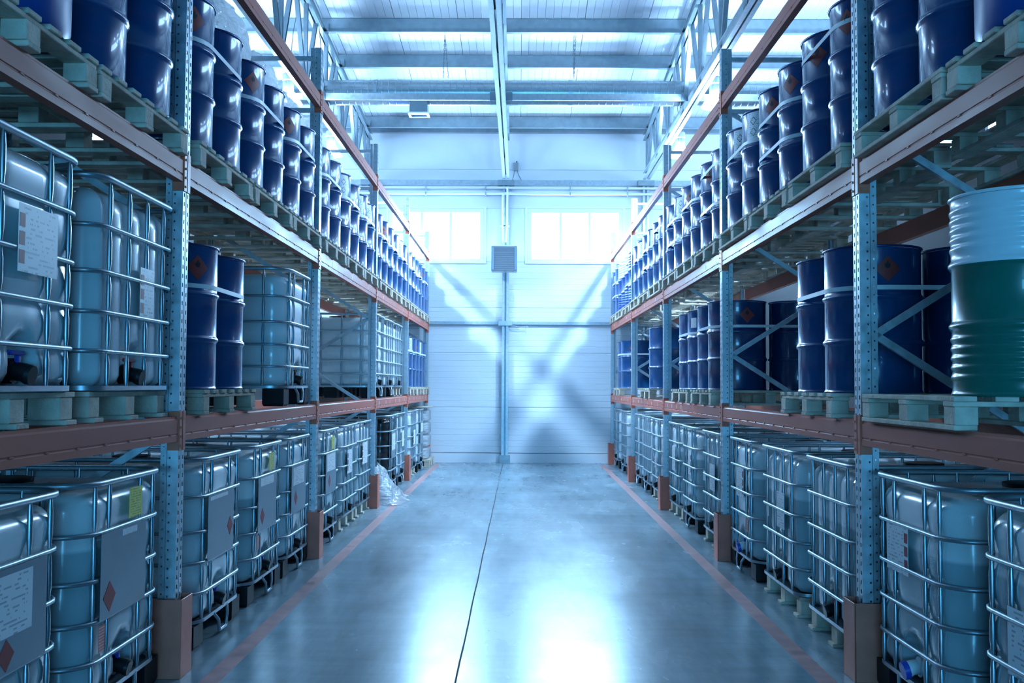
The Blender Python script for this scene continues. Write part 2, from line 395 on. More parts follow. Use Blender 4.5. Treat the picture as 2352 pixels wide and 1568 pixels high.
for s in (-1, 1):
    for y0, y1 in ((10., 15.), (15.4, 20.2)):
        wn = st('window_%d' % k, flat([(s * (XS + .05), y0, SB[0]), (s * (XS + .05), y1, SB[0]), (s * (XS + .05), y1, SB[1]), (s * (XS + .05), y0, SB[1])], 'side_pane', (-s, 0, 0))); k += 1
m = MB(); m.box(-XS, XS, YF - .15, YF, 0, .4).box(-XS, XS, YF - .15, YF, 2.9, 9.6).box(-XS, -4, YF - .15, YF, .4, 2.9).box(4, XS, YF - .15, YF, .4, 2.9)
plain_wall('wall_front', m.mesh('wall_front', 'side_wall'), 'unseen dark wall behind the camera, holding the added fill window')
st('window_%d' % k, flat([(-4, YF - .05, .4), (4, YF - .05, .4), (4, YF - .05, 2.9), (-4, YF - .05, 2.9)], 'fill_pane', (0, 1, 0)))  # added window behind the camera, fills the near racks with blue light

# columns, rails and pipes on the end wall
TRX = [-5.95, -3.12, -.30, 2.58, 5.4]
for x, nm in ((-3.12, 'left'), (-.30, 'middle'), (2.58, 'right')):
    p = Proto(); m = MB()
    for sx in (-1, 1):
        a = sx * .018; m.prism([(a, YW - .125), (a + sx * .05, YW - .125), (a + sx * .05, YW - .11), (a + sx * .006, YW - .11), (a + sx * .006, YW - .04), (a + sx * .05, YW - .04), (a + sx * .05, YW - .022), (a, YW - .022)], 0, 5.72, 'Z')
    p.add('shaft', m.mesh('shaft', 'galvanised'), (0, -YW, 0))
    p.add('web', MB().box(-.017, .017, YW - .10, YW - .045, 0, 5.7).mesh('web', 'roof_steel'), (0, -YW, 0))
    p.add('base_plate', MB().cbox(-.11, .11, YW - .16, YW - .02, 0, .16, .004).mesh('base_plate', 'roof_steel'), (0, -YW, 0))
    p.add('head_plate', MB().box(-.17, .17, YW - .20, YW - .022, 5.69, 5.80).mesh('head_plate', 'roof_steel'), (0, -YW, 0))
    p.add('junction_plate', MB().cbox(-.145, .145, YW - .155, YW - .128, 2.80, 2.90, .004).mesh('junction_plate', 'galvanised'), (0, -YW, 0))
    p.make('wall_column', {'middle': 'slim galvanised column up the middle of the end wall', 'left': 'slim galvanised column on the end wall behind the left rack', 'right': 'slim galvanised column on the end wall behind the right rack'}[nm], 'column', 'end wall columns', (x, YW, 0))
def crail(name, z, h, label, segs):
    p = Proto()
    for x0, x1 in segs:
        p.add('rail', MB().prism([(YW - .075, z), (YW - .075, z + h), (YW - .021, z + h), (YW - .021, z + h - .006), (YW - .068, z + h - .006), (YW - .068, z + .006), (YW - .021, z + .006), (YW - .021, z)], x0, x1, 'X').mesh('rail', 'galvanised'), (0, -YW, -z))
    p.make(name, label, 'rail', None, (0, YW, z))
SEG = [(-XS, -3.2), (-3.04, -.375), (-.225, 2.505), (2.655, XS)]
crail('wall_rail', 2.83, .06, 'thin horizontal steel rail across the end wall at mid height', SEG)
crail('wall_girt', 5.71, .11, 'grey steel girt across the end wall above the windows', SEG)
for z, lab in ((5.64, 'upper of two white pipes above the windows'), (5.52, 'lower of two white pipes above the windows')):
    p = Proto(); zz = z
    p.add('pipe', MB().tube([(-XS, 0, 0), (-2.2, 0, .0), (-.4, 0, .006), (.4, 0, -.004), (2.4, 0, 0), (XS, 0, 0)], .026, 10).mesh('pipe', 'white_paint', 60))
    for x in (-4.4, -1.95, -.72, 1.02, 2.2, 4.6):
        p.add('pipe_clip', MB().box(x - .012, x + .012, -.032, .122, -.034, .034).mesh('pipe_clip', 'galvanised'))
    p.make('wall_pipe', lab, 'pipe', 'pipes above the windows', (0, YW - .15, z))
p = Proto()
for dx in (-.045, .045):
    p.add('pipe', MB().tube([(dx, 0, 5.52 + (.12 if dx > 0 else 0)), (dx, -.05, 5.2), (dx * .8, -.18, 4.75), (dx * .6, -.34, 4.47)], .02, 8).mesh('pipe', 'white_paint', 60), (0, 0, 0))
    p.add('pipe_valve', MB().tube([(dx * .85 - .06, -.15, 4.82), (dx * .85 + .06, -.15, 4.82)], .022, 8).mesh('pipe_valve', 'white_paint', 60))
p.make('heater_pipes', 'pair of white pipes dropping to the fan heater', 'pipe', None, (-.32, YW - .2, 0))
# fan heater
p = Proto()
p.add('casing', MB().cbox(-.26, .26, -.13, .15, 0, .5, .012).mesh('casing', 'lamp_grey'))
m = MB().cbox(-.262, -.205, -.145, -.13, .02, .49, .003).cbox(.205, .262, -.145, -.13, .02, .49, .003)
p.add('side_trim', m.mesh('side_trim', 'plate'))
p.add('back_panel', MB().box(-.205, .205, -.133, -.13, .02, .48).mesh('back_panel', 'grille_dark'))
sl = MB().box(-.195, .195, -.158, -.134, -.004, .004).mesh('louvre', 'lamp_grey')
for i in range(10): p.add('louvre', sl, (0, 0, .05 + i * .044), (.5, 0, 0))
p.add('top_cover', MB().cbox(-.268, .268, -.14, .15, .5, .515, .004).mesh('top_cover', 'white_paint'))
p.add('bracket', MB().box(-.03, .03, .15, .36, .2, .26).mesh('bracket', 'galvanised'))
p.make('fan_heater', 'grey square fan heater with louvres hung on the end wall', 'heater', None, (-.32, YW - .5, 3.87))
# junction box with cables, dangling loop
p = Proto()
p.add('box', MB().cbox(-.06, .06, -.05, 0, 0, .17, .01).mesh('box', 'lamp_grey'))
p.add('gland', MB().tube([(.02, -.025, .17), (.02, -.025, .2)], .014, 8).mesh('gland', 'cap_black', 60))
for a, b_ in ((-.03, -.07), (.03, .12)):
    p.add('cable', MB().tube([(a, -.025, 0), (a + (b_ - a) * .3, -.03, -.09), (b_, -.03, -.2)], .007, 6).mesh('cable', 'cable', 60))
p.make('junction_box', 'small grey junction box with two cables above the windows', 'junction box', None, (-.1, YW - .01, 6.02))
single('cable_loop', MB().tube([(-.17, 0, .02), (-.08, -.02, -.03), (.06, -.03, -.05), (.17, -.02, -.02), (.21, -.02, -.1), (.19, -.02, -.17), (.14, -.02, -.17), (.13, -.02, -.09), (.17, -.02, -.03)], .007, 6).mesh('cable_loop', 'valve_white', 60),
       'thin cable with a coiled end hanging from the wall rail', 'cable', None, (-.02, YW - .08, 2.82))

# purlins, cross tie, trusses
def purlin(i, y, lab):
    z = roof_z(y) - .245
    prof = [(-.075, 0), (0, 0), (0, .23), (.07, .23), (.07, .215), (.062, .215), (.062, .222), (.008, .222), (.008, -.008), (-.075, -.008)]
    p = Proto()
    p.add('section', MB().prism([(a, b_) for a, b_ in prof], -XS, XS, 'X').mesh('section', 'roof_steel'))
    cl = MB().box(-.006, .006, -.06, -.002, .0, .14).mesh('cleat', 'roof_steel')
    for x in TRX: p.add('cleat', cl, (x + .09, 0, 0))
    p.make('roof_purlin', lab, 'purlin', 'roof purlins', (0, y, z))
PUR = [(14.1, 'roof purlin nearest the camera, above the duct'), (15.5, 'second roof purlin, carrying the duct hangers'), (16.9, 'third roof purlin, seen just above the duct'), (18.4, 'fourth roof purlin, hidden mostly by the duct'), (19.95, 'last roof purlin beside the end wall')]
for i, (y, lab) in enumerate(PUR): purlin(i, y, lab)
p = Proto(); p.add('section', MB().prism([(YW - .14, 6.80), (YW - .14, 6.93), (YW - .02, 6.93), (YW - .02, 6.88), (YW - .09, 6.88), (YW - .09, 6.84), (YW - .02, 6.84), (YW - .02, 6.80)], -XS, XS, 'X').mesh('section', 'roof_steel'), (0, -YW, -6.8))
p.make('eaves_beam', 'dark steel eaves beam along the top of the end wall', 'beam', None, (0, YW, 6.8))
CZ0, CZ1 = 5.81, 5.95
def cprof(w_, h_): return [(0, 0), (w_, 0), (w_, .018), (w_ - .006, .018), (w_ - .006, .006), (.006, .006), (.006, h_ - .006), (w_ - .006, h_ - .006), (w_ - .006, h_ - .018), (w_, h_ - .018), (w_, h_), (0, h_)]
def truss(x, lab):
    p = Proto()
    y0 = -6.; y1 = YW - .22
    for sgn in (-1, 1):
        poly = [(sgn * (.012 + a), CZ0 + b_) for a, b_ in cprof(.058, CZ1 - CZ0)]
        p.add('bottom_chord', MB().prism(poly, y0, y1).mesh('bottom_chord', 'galvanised'))
        m = MB(); q = cprof(.058, .14); n = len(q)
        V = [(sgn * (.012 + a), y0, roof_z(y0) - .36 + b_) for a, b_ in q] + [(sgn * (.012 + a), y1, roof_z(y1) - .36 + b_) for a, b_ in q]
        m.add(V, [tuple(range(n)), tuple(range(n, 2 * n))] + [(i, (i + 1) % n, (i + 1) % n + n, i + n) for i in range(n)])
        p.add('top_chord', m.mesh('top_chord', 'roof_steel'))
    y = y1 - .12; k = 0
    while y > 7.5:
        yn = y - .75
        for (ya, za, yb, zb) in ((y, CZ0 + .07, y, roof_z(y) - .30), (y - .06, CZ0 + .1, yn, roof_z(yn) - .30), (2 * yn - y + .06, CZ0 + .1, yn - .05, roof_z(yn) - .30)):
            d = Vector((0, yb - ya, zb - za)); L = d.length
            poly = [(a - .03, b_ - .03) for a, b_ in [(0, 0), (.06, 0), (.06, .006), (.006, .006), (.006, .054), (.06, .054), (.06, .06), (0, .06)]]
            o = p.add('web_member', MB().prism(poly, 0, L, 'Z').mesh('web_member', 'roof_steel'), (.0, ya, za), (-math.atan2(d.y, d.z), 0, 0))
        y -= 1.5
    p2 = Proto()
    for n_, me, l, ro, pa, la in p.p: p2.add(n_, me, (l[0], l[1] - YW, l[2]), ro, pa, la)
    p2.make('roof_truss', lab, 'truss', 'roof trusses', (x, YW, 0))
truss(-3.12, 'steel lattice roof truss above the left rack')
truss(-.30, 'steel lattice roof truss running down the middle of the aisle')
truss(2.58, 'steel lattice roof truss above the right rack')
p = Proto(); segs = [(-XS, -3.2), (-3.04, -.38), (-.22, 2.50), (2.66, XS)]
for x0, x1 in segs:
    p.add('tie', MB().prism([(-.05, 0), (-.05, .1), (-.02, .1), (-.02, .085), (-.042, .085), (-.042, .058), (-.03, .052), (-.03, .046), (-.042, .04), (-.042, .015), (-.02, .015), (-.02, 0)], x0, x1, 'X').mesh('tie', 'galvanised'))
for x in TRX[1:4]:
    for s in (-1, 1): p.add('end_plate', MB().box(*sorted((s * .07, s * .17)), -.062, -.054, -.01, .12).mesh('end_plate', 'plate'), (x, 0, 0))
p.make('cross_tie', 'grooved steel tie beam crossing the aisle in front of the duct', 'beam', None, (0, 14.95, CZ0 + .06))
# spiral duct
p = Proto(); R_ = .195; prof = []
x = -XS; m = MB(); V = []
n = 28; rings = []
while x < XS:
    rings += [(x, R_), (x + .096, R_), (x + .099, R_ + .004), (x + .104, R_ + .004)]; x += .107
V = [(x, R_ * 0 + r * math.cos(2 * PI * k / n), r * math.sin(2 * PI * k / n)) for x, r in rings for k in range(n)]
m.add([(v[0] + .05 * math.sin(2 * PI * (i % n) / n) * 0, v[1], v[2]) for i, v in enumerate(V)], [(i * n + k, i * n + (k + 1) % n, (i + 1) * n + (k + 1) % n, (i + 1) * n + k) for i in range(len(rings) - 1) for k in range(n)])
p.add('spiral_pipe', m.mesh('spiral_pipe', 'duct_steel', 30))
for xx in (-2.3, .78, 3.4): p.add('collar', MB().tube([(xx - .03, 0, 0), (xx + .03, 0, 0)], R_ + .009, 28).mesh('collar', 'zinc_tube', 50))
m = MB().box(-.14, .14, -.12, .12, -.34, -.14)
p.add('outlet_box', m.mesh('outlet_box', 'plate'), (-1.62, 0, 0))
fr = MB().box(-.165, .165, -.145, -.105, -.36, -.34).box(-.165, .165, .105, .145, -.36, -.34).box(-.165, -.125, -.105, .105, -.36, -.34).box(.125, .165, -.105, .105, -.36, -.34)
p.add('outlet_frame', fr.mesh('outlet_frame', 'white_paint'), (-1.62, 0, 0))
p.make('ventilation_duct', 'round spiral ventilation duct crossing under the roof', 'duct', None, (0, 15.72, 6.215))
def chain(x, lab, vee):
    p = Proto(); link = MB().tube([(.008 * math.cos(a), 0, .02 * math.sin(a)) for a in [i * PI / 4 for i in range(8)]], .004, 5, closed=True).mesh('link', 'grille_dark', 60)
    for dx in ((-.02, .06) if vee else (0, .03)):
        for i in range(19):
            t = i / 18; p.add('link', link, (dx * t if vee else dx * (1 - t), (15.8 - 15.86) * 0, -i * .036), (0, 0, (i % 2) * PI / 2))
    p.make('hanger_chain', lab, 'chain', 'duct hanger chains', (x, 15.60, 7.09))
chain(-1.21, 'dark double chain holding the duct left of the middle truss', True)
chain(.83, 'dark chain holding the duct right of the middle truss', False)

# high bay lamps
p = Proto()
p.add('suspension', MB().tube([(0, 0, .44), (-.03, 0, .70), (-.06, 0, 1.05), (-.14, 0, 1.50)], .006, 6).mesh('suspension', 'cable', 60))
p.add('driver_housing', MB().lathe([(.075, .32), (.085, .33), (.085, .41), (.07, .43), (.02, .44)], 24).mesh('driver_housing', 'lamp_grey', 35))
m = MB().lathe([(.05, .16), (.05, .32)], 16)
for i in range(18):
    a = 2 * PI * i / 18; c_, s_ = math.cos(a), math.sin(a)
    V = [(c_ * .05 - s_ * t, s_ * .05 + c_ * t, z) for z in (.165, .315) for t in (-.002, .002)] + [(c_ * .078 - s_ * t, s_ * .078 + c_ * t, z) for z in (.165, .315) for t in (-.002, .002)]
    m.add(V, [(0, 1, 3, 2), (4, 6, 7, 5), (0, 4, 5, 1), (2, 3, 7, 6), (0, 2, 6, 4), (1, 5, 7, 3)])
p.add('heat_sink', m.mesh('heat_sink', 'lamp_grey'))
m = MB(); m.lathe([(.07, .16), (.1, .15), (.2, .0), (.195, .0), (.095, .145), (.07, .15)], 28, cap0=True, cap1=True)
p.add('reflector', m.mesh('reflector', 'lamp_clear', 30), label='clear plastic reflector')
p.add('lens', MB().lathe([(.150, .045), (.150, .047)], 10).mesh('lens', 'lamp_lens'))
for side, x, ys in (('left', -3.30, (14.0, 17.2)), ('right', 2.76, (14.1, 17.2))):
    for i, y in enumerate(ys):
        p.make('high_bay_lamp', 'grey high bay lamp hanging above the %s rack, %s the camera' % (side, ('nearer to', 'farther from')[i]), 'lamp', 'high bay lamps', (x, y, 5.55), 0 if side == 'right' else PI)


# ================================================================== RACKS
XL, XR = -1.865, 1.86
PY = [5.53 + 3.72 * (k - 1) for k in range(6)]     # upright frames (centre), first lies before the picture
DEPTH = 1.10; PTOP = 4.72
LEV = [1.40, 2.83, 4.29]; BH = .135
# upright: folded sheet with punched slots, front face at x=0 towards +x
def post_mesh():
    m = MB(); pitch = .05; n = int(PTOP / pitch); t = .0
    def strip(pa, pb, z0=0., z1=PTOP): m.add([(*pa, z0), (*pb, z0), (*pb, z1), (*pa, z1)], [(0, 1, 2, 3)])
    def slots(pa, pb, h0, h1, off=0.):
        z = 0.
        for i in range(n):
            a = i * pitch + off; strip(pa, pb, z, a + h0); z = a + h1
        strip(pa, pb, z, PTOP)
    def lerp(a, b, u): return (a[0] + (b[0] - a[0]) * u, a[1] + (b[1] - a[1]) * u)
    # plan outline (x = depth from front, negative; y = along aisle)
    for s in (-1, 1):
        # half front face
        f0, f1 = (0, s * .05), (0, s * .007)
        strip(f0, (0, s * .036)); slots((0, s * .036), (0, s * .022), .014, .036); strip((0, s * .022), f1)
        strip(f1, (-.006, s * .004)); strip((-.006, s * .004), (-.006, 0))
        # side face, with a column of round holes towards the rear
        s0, s1 = (0, s * .05), (-.058, s * .05)
        strip(s0, (-.04, s * .05)); slots((-.04, s * .05), (-.049, s * .05), .02, .030); strip((-.049, s * .05), s1)
        # step in and rear flange with second column
        r0, r1 = (-.066, s * .038), (-.1, s * .038)
        strip(s1, r0); strip(r0, (-.078, s * .038)); slots((-.078, s * .038), (-.087, s * .038), .03, .04, .01 * 0); strip((-.087, s * .038), r1)
        strip(r1, (-.1, s * .026))
    # added liner, not part of the open section, keeps the inside dark
    strip((-.045, -.034), (-.045, .034))
    return m.mesh('post', 'galvanised')
POST = post_mesh()
def brace_mesh(L):
    return MB().prism([(-.02, -.014), (.02, -.014), (.02, .014), (.016, .014), (.016, -.008), (-.016, -.008), (-.016, .014), (-.02, .014)], 0, L, 'Z').mesh('brace', 'galvanised')
BL = 3.72 - .1
bp_ = [(0, 0), (0, .032), (-.004, .036), (-.004, .040), (0, .044), (0, BH - .018), (-.010, BH - .010), (-.010, BH), (-.05, BH), (-.05, 0)]
BEAM = MB().prism(bp_, -BL / 2, BL / 2).mesh('beam', 'beam_orange')
mt = MB()
for i in range(13):
    y = -BL / 2 + .14 + i * .28; mt.cbox(-.003, .003, y - .012, y + .012, .034, .042, .001)
TABS = mt.mesh('seam_tabs', 'beam_orange')
def bracket_mesh():
    m = MB(); m.cbox(.001, .006, -.05, -.006, -.05, BH + .03, .001)                 # plate on the upright's face
    m.box(-.058, .003, -.0545, -.0505, -.05, BH + .03)
    for z in (-.03, .02, .07, .12): m.lathe([(.007, 0), (.005, .005)], 8) if False else m.box(.006, .012, -.034, -.024, z, z + .012)
    return m.mesh('bracket', 'bracket_orange')
BRK = bracket_mesh()
BRK2 = MB().box(-.058, .004, .0505, .0545, -.05, BH + .03).cbox(.001, .006, .006, .05, -.05, BH + .03, .001).mesh('bracket', 'bracket_orange')
for m_ in (): pass
STK = MB().box(.0005, .0015, -.012, .012, .055, .10).mesh('sticker', 'white_paint')
def rack(side):
    s = -1 if side == 'left' else 1; xf = XL if s < 0 else XR
    root = tag(ob('pallet_rack', None, (xf, 11.0, 0)), 'galvanised pallet rack with orange beams along the %s of the aisle' % side, 'rack')
    rot = 0 if s < 0 else PI
    def put(name, me, x, y, z, rz=rot, rx=0., ry=0., parent=root, lab=None):
        o = ob(name, me, (x - xf, y - 11.0, z), (rx, ry, rz), parent)
        if lab: o['label'] = lab
        return o
    xr = xf + s * DEPTH
    for k in range(1, 6):
        y = PY[k]
        put('post', POST, xf, y, 0); put('post', POST, xr, y, 0, rot + PI)
        for x in (xf, xr): put('foot_plate', MB().cbox(-.12, .02, -.07, .07, 0, .008, .002).mesh('foot_plate', 'galvanised') if k == 1 else bpy.data.meshes['foot_plate'], x, y, 0, rot if x == xf else rot + PI)
        xa, xb = xf + s * .10, xr - s * .10; L = abs(xb - xa)
        for z in (.22, 4.14, 4.63):
            put('horizontal_brace', HB, xa, y, z, 0, 0, s * PI / 2)
        z = .25; up = True
        zs = [.16, .73, 1.30, 1.87, 2.44, 3.01, 3.58, 4.13]
        for i in range(7):
            dz = zs[i + 1] - zs[i]
            od = (i + (1 if s > 0 else 0)) % 2
            x0 = xb if od else xa; sg = (-s if od else s)
            me = DB.get(round(dz, 2)) or DB.setdefault(round(dz, 2), brace_mesh(math.hypot(L, dz)))
            put('diagonal_brace', me, x0, y + .012, zs[i], 0, 0, sg * math.atan2(L, dz))
    for b in range(5):
        yc = (PY[b] + PY[b + 1]) / 2
        for li, z in enumerate(LEV):
            for x, fr in ((xf, True), (xr, False)):
                rz = rot if fr else rot + PI
                o = put('beam', BEAM, x, yc, z - BH, rz)
                if fr and b < 4: ob('seam_tabs', TABS, (0, 0, 0), (0, 0, 0), o)
                # brackets (local to the beam): grip the uprights at both ends
                flip = 1
                ob('bracket', BRK2, (0, -BL / 2 - .05, 0), (0, 0, 0), o)
                ob('bracket', BRK, (0, BL / 2 + .05, 0), (0, 0, 0), o)
                if fr and li == 0 and b >= 3:
                    for q in range(6): ob('sticker', STK, (0, -1.5 + q * .55 + .1 * (q % 2), 0), (0, 0, 0), o)['label'] = 'white sticker'
                if fr and li == 0 and b == 2 and s > 0:
                    for q in range(4): ob('sticker', STK, (0, -1.5 + q * .35, 0), (0, 0, 0), o)['label'] = 'white sticker'
                if fr and li == 1 and b in (2, 3, 4):
                    for q in range(3): ob('sticker', STK, (0, -1.2 + q * 1.15, 0), (0, 0, 0), o)['label'] = 'white sticker'
HB = brace_mesh(DEPTH - .20); DB = {}
rack('left'); rack('right')
# column guards
GRD = MB()
def guard_mesh():
    m = MB(); t = .006
    m.cbox(-.13, .055, -.11, -.104, 0, .42, .002); m.cbox(.049, .055, -.104, .075, 0, .42, .002); m.cbox(-.13, .0485, .075, .081, 0, .42, .002)
    return m.mesh('shield', 'guard_orange')
p = Proto(); p.add('shield', guard_mesh())
p.add('floor_flange', MB().cbox(-.13, .048, -.10, .072, 0.0095, .014, .001).box(-.03, -.01, .02, .04, .014, .03).mesh('floor_flange', 'guard_orange'))
GL = ['nearest', 'second', 'third', 'fourth', 'farthest']
for side, xf, s in (('left', XL, -1), ('right', XR, 1)):
    for k in range(1, 6):
        q = p
        if s > 0:
            q = Proto(); q.add('shield', p.p[0][1]); q.add('floor_flange', p.p[1][1])
        q.make('column_guard', 'orange steel guard at the foot of the %s %s rack post' % (GL[k - 1], side), 'guard', 'column guards', (xf, PY[k] - (.0 if s < 0 else 0), 0), 0 if s < 0 else PI)

# ================================================================== PALLETS
def pallet_proto(wy, dx, ends=True, wood='wood'):
    """wy along the aisle, dx into the rack; deck boards run into the rack when ends=True"""
    p = Proto(); hy, hx = wy / 2, dx / 2
    def bd(name, x0, x1, y0, y1, z0, z1): return MB().cbox(x0, x1, y0, y1, z0, z1, .003).mesh(name, wood)
    def lay(u, half, w_): return [(-half + w_ / 2 + i * (2 * half - w_) / (u - 1)) for i in range(u)]
    if ends:
        b = bd('deck_board', -hx, hx, -.052, .052, .122, .144)
        for y in lay(7, hy, .104): p.add('deck_board', b, (0, y, 0))
        b = bd('stringer_board', -.05, .05, -hy, hy, .100, .1218)
        for x in (-hx + .06, 0, hx - .06): p.add('stringer_board', b, (x, 0, 0))
        b = bd('bottom_board', -hx, hx, -.05, .05, 0, .0218)
        for y in (-hy + .05, 0, hy - .05): p.add('bottom_board', b, (0, y, 0))
    else:
        b = bd('deck_board', -.05, .05, -hy, hy, .122, .144)
        for x in lay(7, hx, .10): p.add('deck_board', b, (x, 0, 0))
        b = bd('stringer_board', -hx, hx, -.05, .05, .100, .1218)
        for y in (-hy + .06, 0, hy - .06): p.add('stringer_board', b, (0, y, 0))
        b = bd('bottom_board', -.05, .05, -hy, hy, 0, .0218)
        for x in (-hx + .05, 0, hx - .05): p.add('bottom_board', b, (x, 0, 0))
    b = bd('block', -.05, .05, -.055, .055, .022, .0998)
    for y in (-hy + .058, 0, hy - .058):
        for x in (-hx + .055, 0, hx - .055): p.add('block', b, (x, y, 0))
    return p
PAL_A = pallet_proto(1.14, 1.16, True); PAL_B = pallet_proto(1.14, 1.16, False)
PAL_AD = pallet_proto(1.14, 1.16, True, 'wood_dark')
PZ = .144
def xc(side): return (XL - .545) if side == 'left' else (XR + .545)
def pallet(proto, side, y, z, label, dy=0., rot=0., dx=0.):
    s = -1 if side == 'left' else 1
    r = (0 if s < 0 else PI) + rot
    return proto.make('wooden_pallet', label, 'pallet', 'wooden pallets on the racks', (xc(side) + dx * s, y, z), r)

# ================================================================== DRUMS
def drum_profile(r=.282, h=.88, hoops=(.305, .575), corr=()):
    pr = [(r - .02, .012), (r - .006, .012), (r - .004, .0), (r + .004, .0), (r + .006, .008), (r + .002, .016), (r, .022)]
    ev = sorted([(z, .0125, .016) for z in hoops] + [(z, .006, .012) for z in corr])
    for z, a, w_ in ev:
        pr += [(r, z - w_ * 1.5), (r + a * .35, z - w_), (r + a, z - w_ * .35), (r + a, z + w_ * .35), (r + a * .35, z + w_), (r, z + w_ * 1.5)]
    pr += [(r, h - .022), (r + .002, h - .016)]
    return pr
def drum_proto(body='drum_blue', corr=(), split=None, rim='drum_rim', n=44, hoops=(.305, .575)):
    p = Proto(); pr = drum_profile(corr=corr, hoops=hoops)
    pr2 = pr + [(.27, .864), (.262, .858), (.001, .858)]
    if split:
        mis = [0 if .5 * (pr2[i][1] + pr2[i + 1][1]) < split[0] else 1 for i in range(len(pr2) - 1)]
        p.add('body', MB().lathe(pr2, n, mis=mis, cap1=False).mesh('body', [body, split[1]], 40))
    else:
        p.add('body', MB().lathe(pr2, n, cap1=False).mesh('body', body, 40))
    m = MB().tube([(.2855 * math.cos(2 * PI * k / n), .2855 * math.sin(2 * PI * k / n), .872) for k in range(n)], .008, 6, closed=True)
    p.add('top_rim', m.mesh('top_rim', rim, 60))
    for rr, x in ((.032, .19), (.018, -.19)):
        p.add('bung', MB().lathe([(rr, .859), (rr, .868), (rr * .6, .868)], 12, (x, 0)).mesh('bung', 'zinc_tube', 40))
    return p
def curved(name, poly_fn, z0, r, matn, nu=8, nv=8):
    """decal patch lying on a cylinder of radius r; poly_fn(u,v) in [0,1]^2 -> (arc, dz)"""
    V = []
    for j in range(nv + 1):
        for i in range(nu + 1):
            a, dz = poly_fn(i / nu, j / nv); V.append((r * math.cos(a / r), r * math.sin(a / r), z0 + dz))
    F = [(j * (nu + 1) + i, j * (nu + 1) + i + 1, (j + 1) * (nu + 1) + i + 1, (j + 1) * (nu + 1) + i) for j in range(nv) for i in range(nu)]
    o = len(V); V += [(v[0] * (1 - .0012 / r), v[1] * (1 - .0012 / r), v[2]) for v in V]
    F += [tuple(reversed([q + o for q in f])) for f in F]
    return MB().add(V, F).mesh(name, matn, 40)
def diamond_fn(h): return lambda u, v: ((u - v) * h, (u + v - 1) * h)
def rect_fn(w_, h_): return lambda u, v: ((u - .5) * w_, (v - .5) * h_)
FL = [(0, -.3), (.2, -.22), (.3, 0), (.22, .25), (.12, .12), (.05, .5), (-.12, .3), (-.2, .1), (-.28, .2), (-.3, -.02), (-.2, -.22)]
def flame(z0, r, sc, matn='ink', x0=0.):
    c = (r * math.cos(x0 / r), r * math.sin(x0 / r), z0); V = [c] + [(r * math.cos((a * sc + x0) / r), r * math.sin((a * sc + x0) / r), z0 + b_ * sc) for a, b_ in FL]
    n = len(FL); return MB().add(V, [(0, i + 1, (i + 1) % n + 1) for i in range(n)]).mesh('flame_symbol', matn)
D_DIA = curved('hazard_diamond', diamond_fn(.078), .735, .2832, 'diamond_red')
D_FLM = flame(.755, .2838, .06)
D_LAB = curved('paper_label', rect_fn(.15, .25), .735, .2832, 'label_white')
D_SML = curved('paper_label', rect_fn(.09, .11), .74, .2832, 'label_white')
def ghs(z0):
    m = MB()
    for dz in (.05, -.04):
        h = .035; w_ = .006
        for (a, b_) in (((0, h), (h, 0)), ((h, 0), (0, -h)), ((0, -h), (-h, 0)), ((-h, 0), (0, h))):
            q = [a, b_, (b_[0] * .82, b_[1] * .82), (a[0] * .82, a[1] * .82)]
            m.add([(.2838 * math.cos(x / .2838), .2838 * math.sin(x / .2838), z0 + dz + z) for x, z in q], [(0, 1, 2, 3)])
    return m.mesh('hazard_symbol', 'ink')
D_GHS = ghs(.735)
DR = drum_proto(); DRN = drum_proto('drum_navy')
def deco(p, *kinds):
    q = p.clone()
    for k in kinds:
        if k == 'dia': i = q.add('hazard_diamond', D_DIA, label='red flame diamond'); q.add('flame_symbol', D_FLM, parent=i)
        if k == 'lab': i = q.add('paper_label', D_LAB, label='white hazard label'); q.add('hazard_symbol', D_GHS, parent=i)
        if k == 'sml': q.add('paper_label', D_SML, label='small white label')
    return q
DRUMS = {'plain': DR, 'dia': deco(DR, 'dia'), 'lab': deco(DR, 'lab'), 'sml': deco(DR, 'sml'), 'navy': DRN, 'navydia': deco(DRN, 'dia')}
cz = tuple(.645 + i * .042 for i in range(5)); cz2 = tuple(.08 + i * .042 for i in range(5))
DRUMS['greenwhite'] = drum_proto('drum_green', cz + cz2, (.565, 'drum_white'), 'drum_white')
DRUMS['bluewhite'] = drum_proto('drum_plastic_blue', cz + cz2, (.60, 'drum_white'), 'drum_white')
DRUMS['ribbed'] = drum_proto('drum_plastic_blue', cz + cz2)
# smooth plastic drum
pp = Proto()
pp.add('body', MB().lathe([(.24, 0), (.275, .01), (.290, .05), (.292, .30), (.292, .62), (.290, .80), (.275, .86), (.268, .90), (.25, .90), (.248, .875), (.001, .875)], 44, cap1=False).mesh('body', 'drum_plastic_blue', 50))
pp.add('lid_ring', MB().tube([(.275 * math.cos(2 * PI * k / 44), .275 * math.sin(2 * PI * k / 44), .895) for k in range(44)], .012, 6, closed=True).mesh('lid_ring', 'cap_black', 60))
DRUMS['plastic'] = pp
WORD = {'plain': 'plain blue steel drum', 'dia': 'blue steel drum with red flame diamond', 'lab': 'blue steel drum with white hazard label', 'sml': 'blue steel drum with small white label',
        'navy': 'dark blue steel drum', 'navydia': 'dark blue steel drum with red diamond', 'greenwhite': 'ribbed drum, white above and green below', 'bluewhite': 'ribbed drum, white above and blue below', 'ribbed': 'ribbed blue drum', 'plastic': 'smooth blue plastic drum'}
def drum(kind, side, x, y, z, label, ang=None, group=None):
    s = -1 if side == 'left' else 1
    if ang is None: ang = (-.62 if s < 0 else PI + .62) + random.uniform(-.12, .12)
    return DRUMS[kind].make('steel_drum' if kind != 'plastic' else 'plastic_drum', label, 'drum', group or 'drums on the racks', (s * x, y, z), ang)

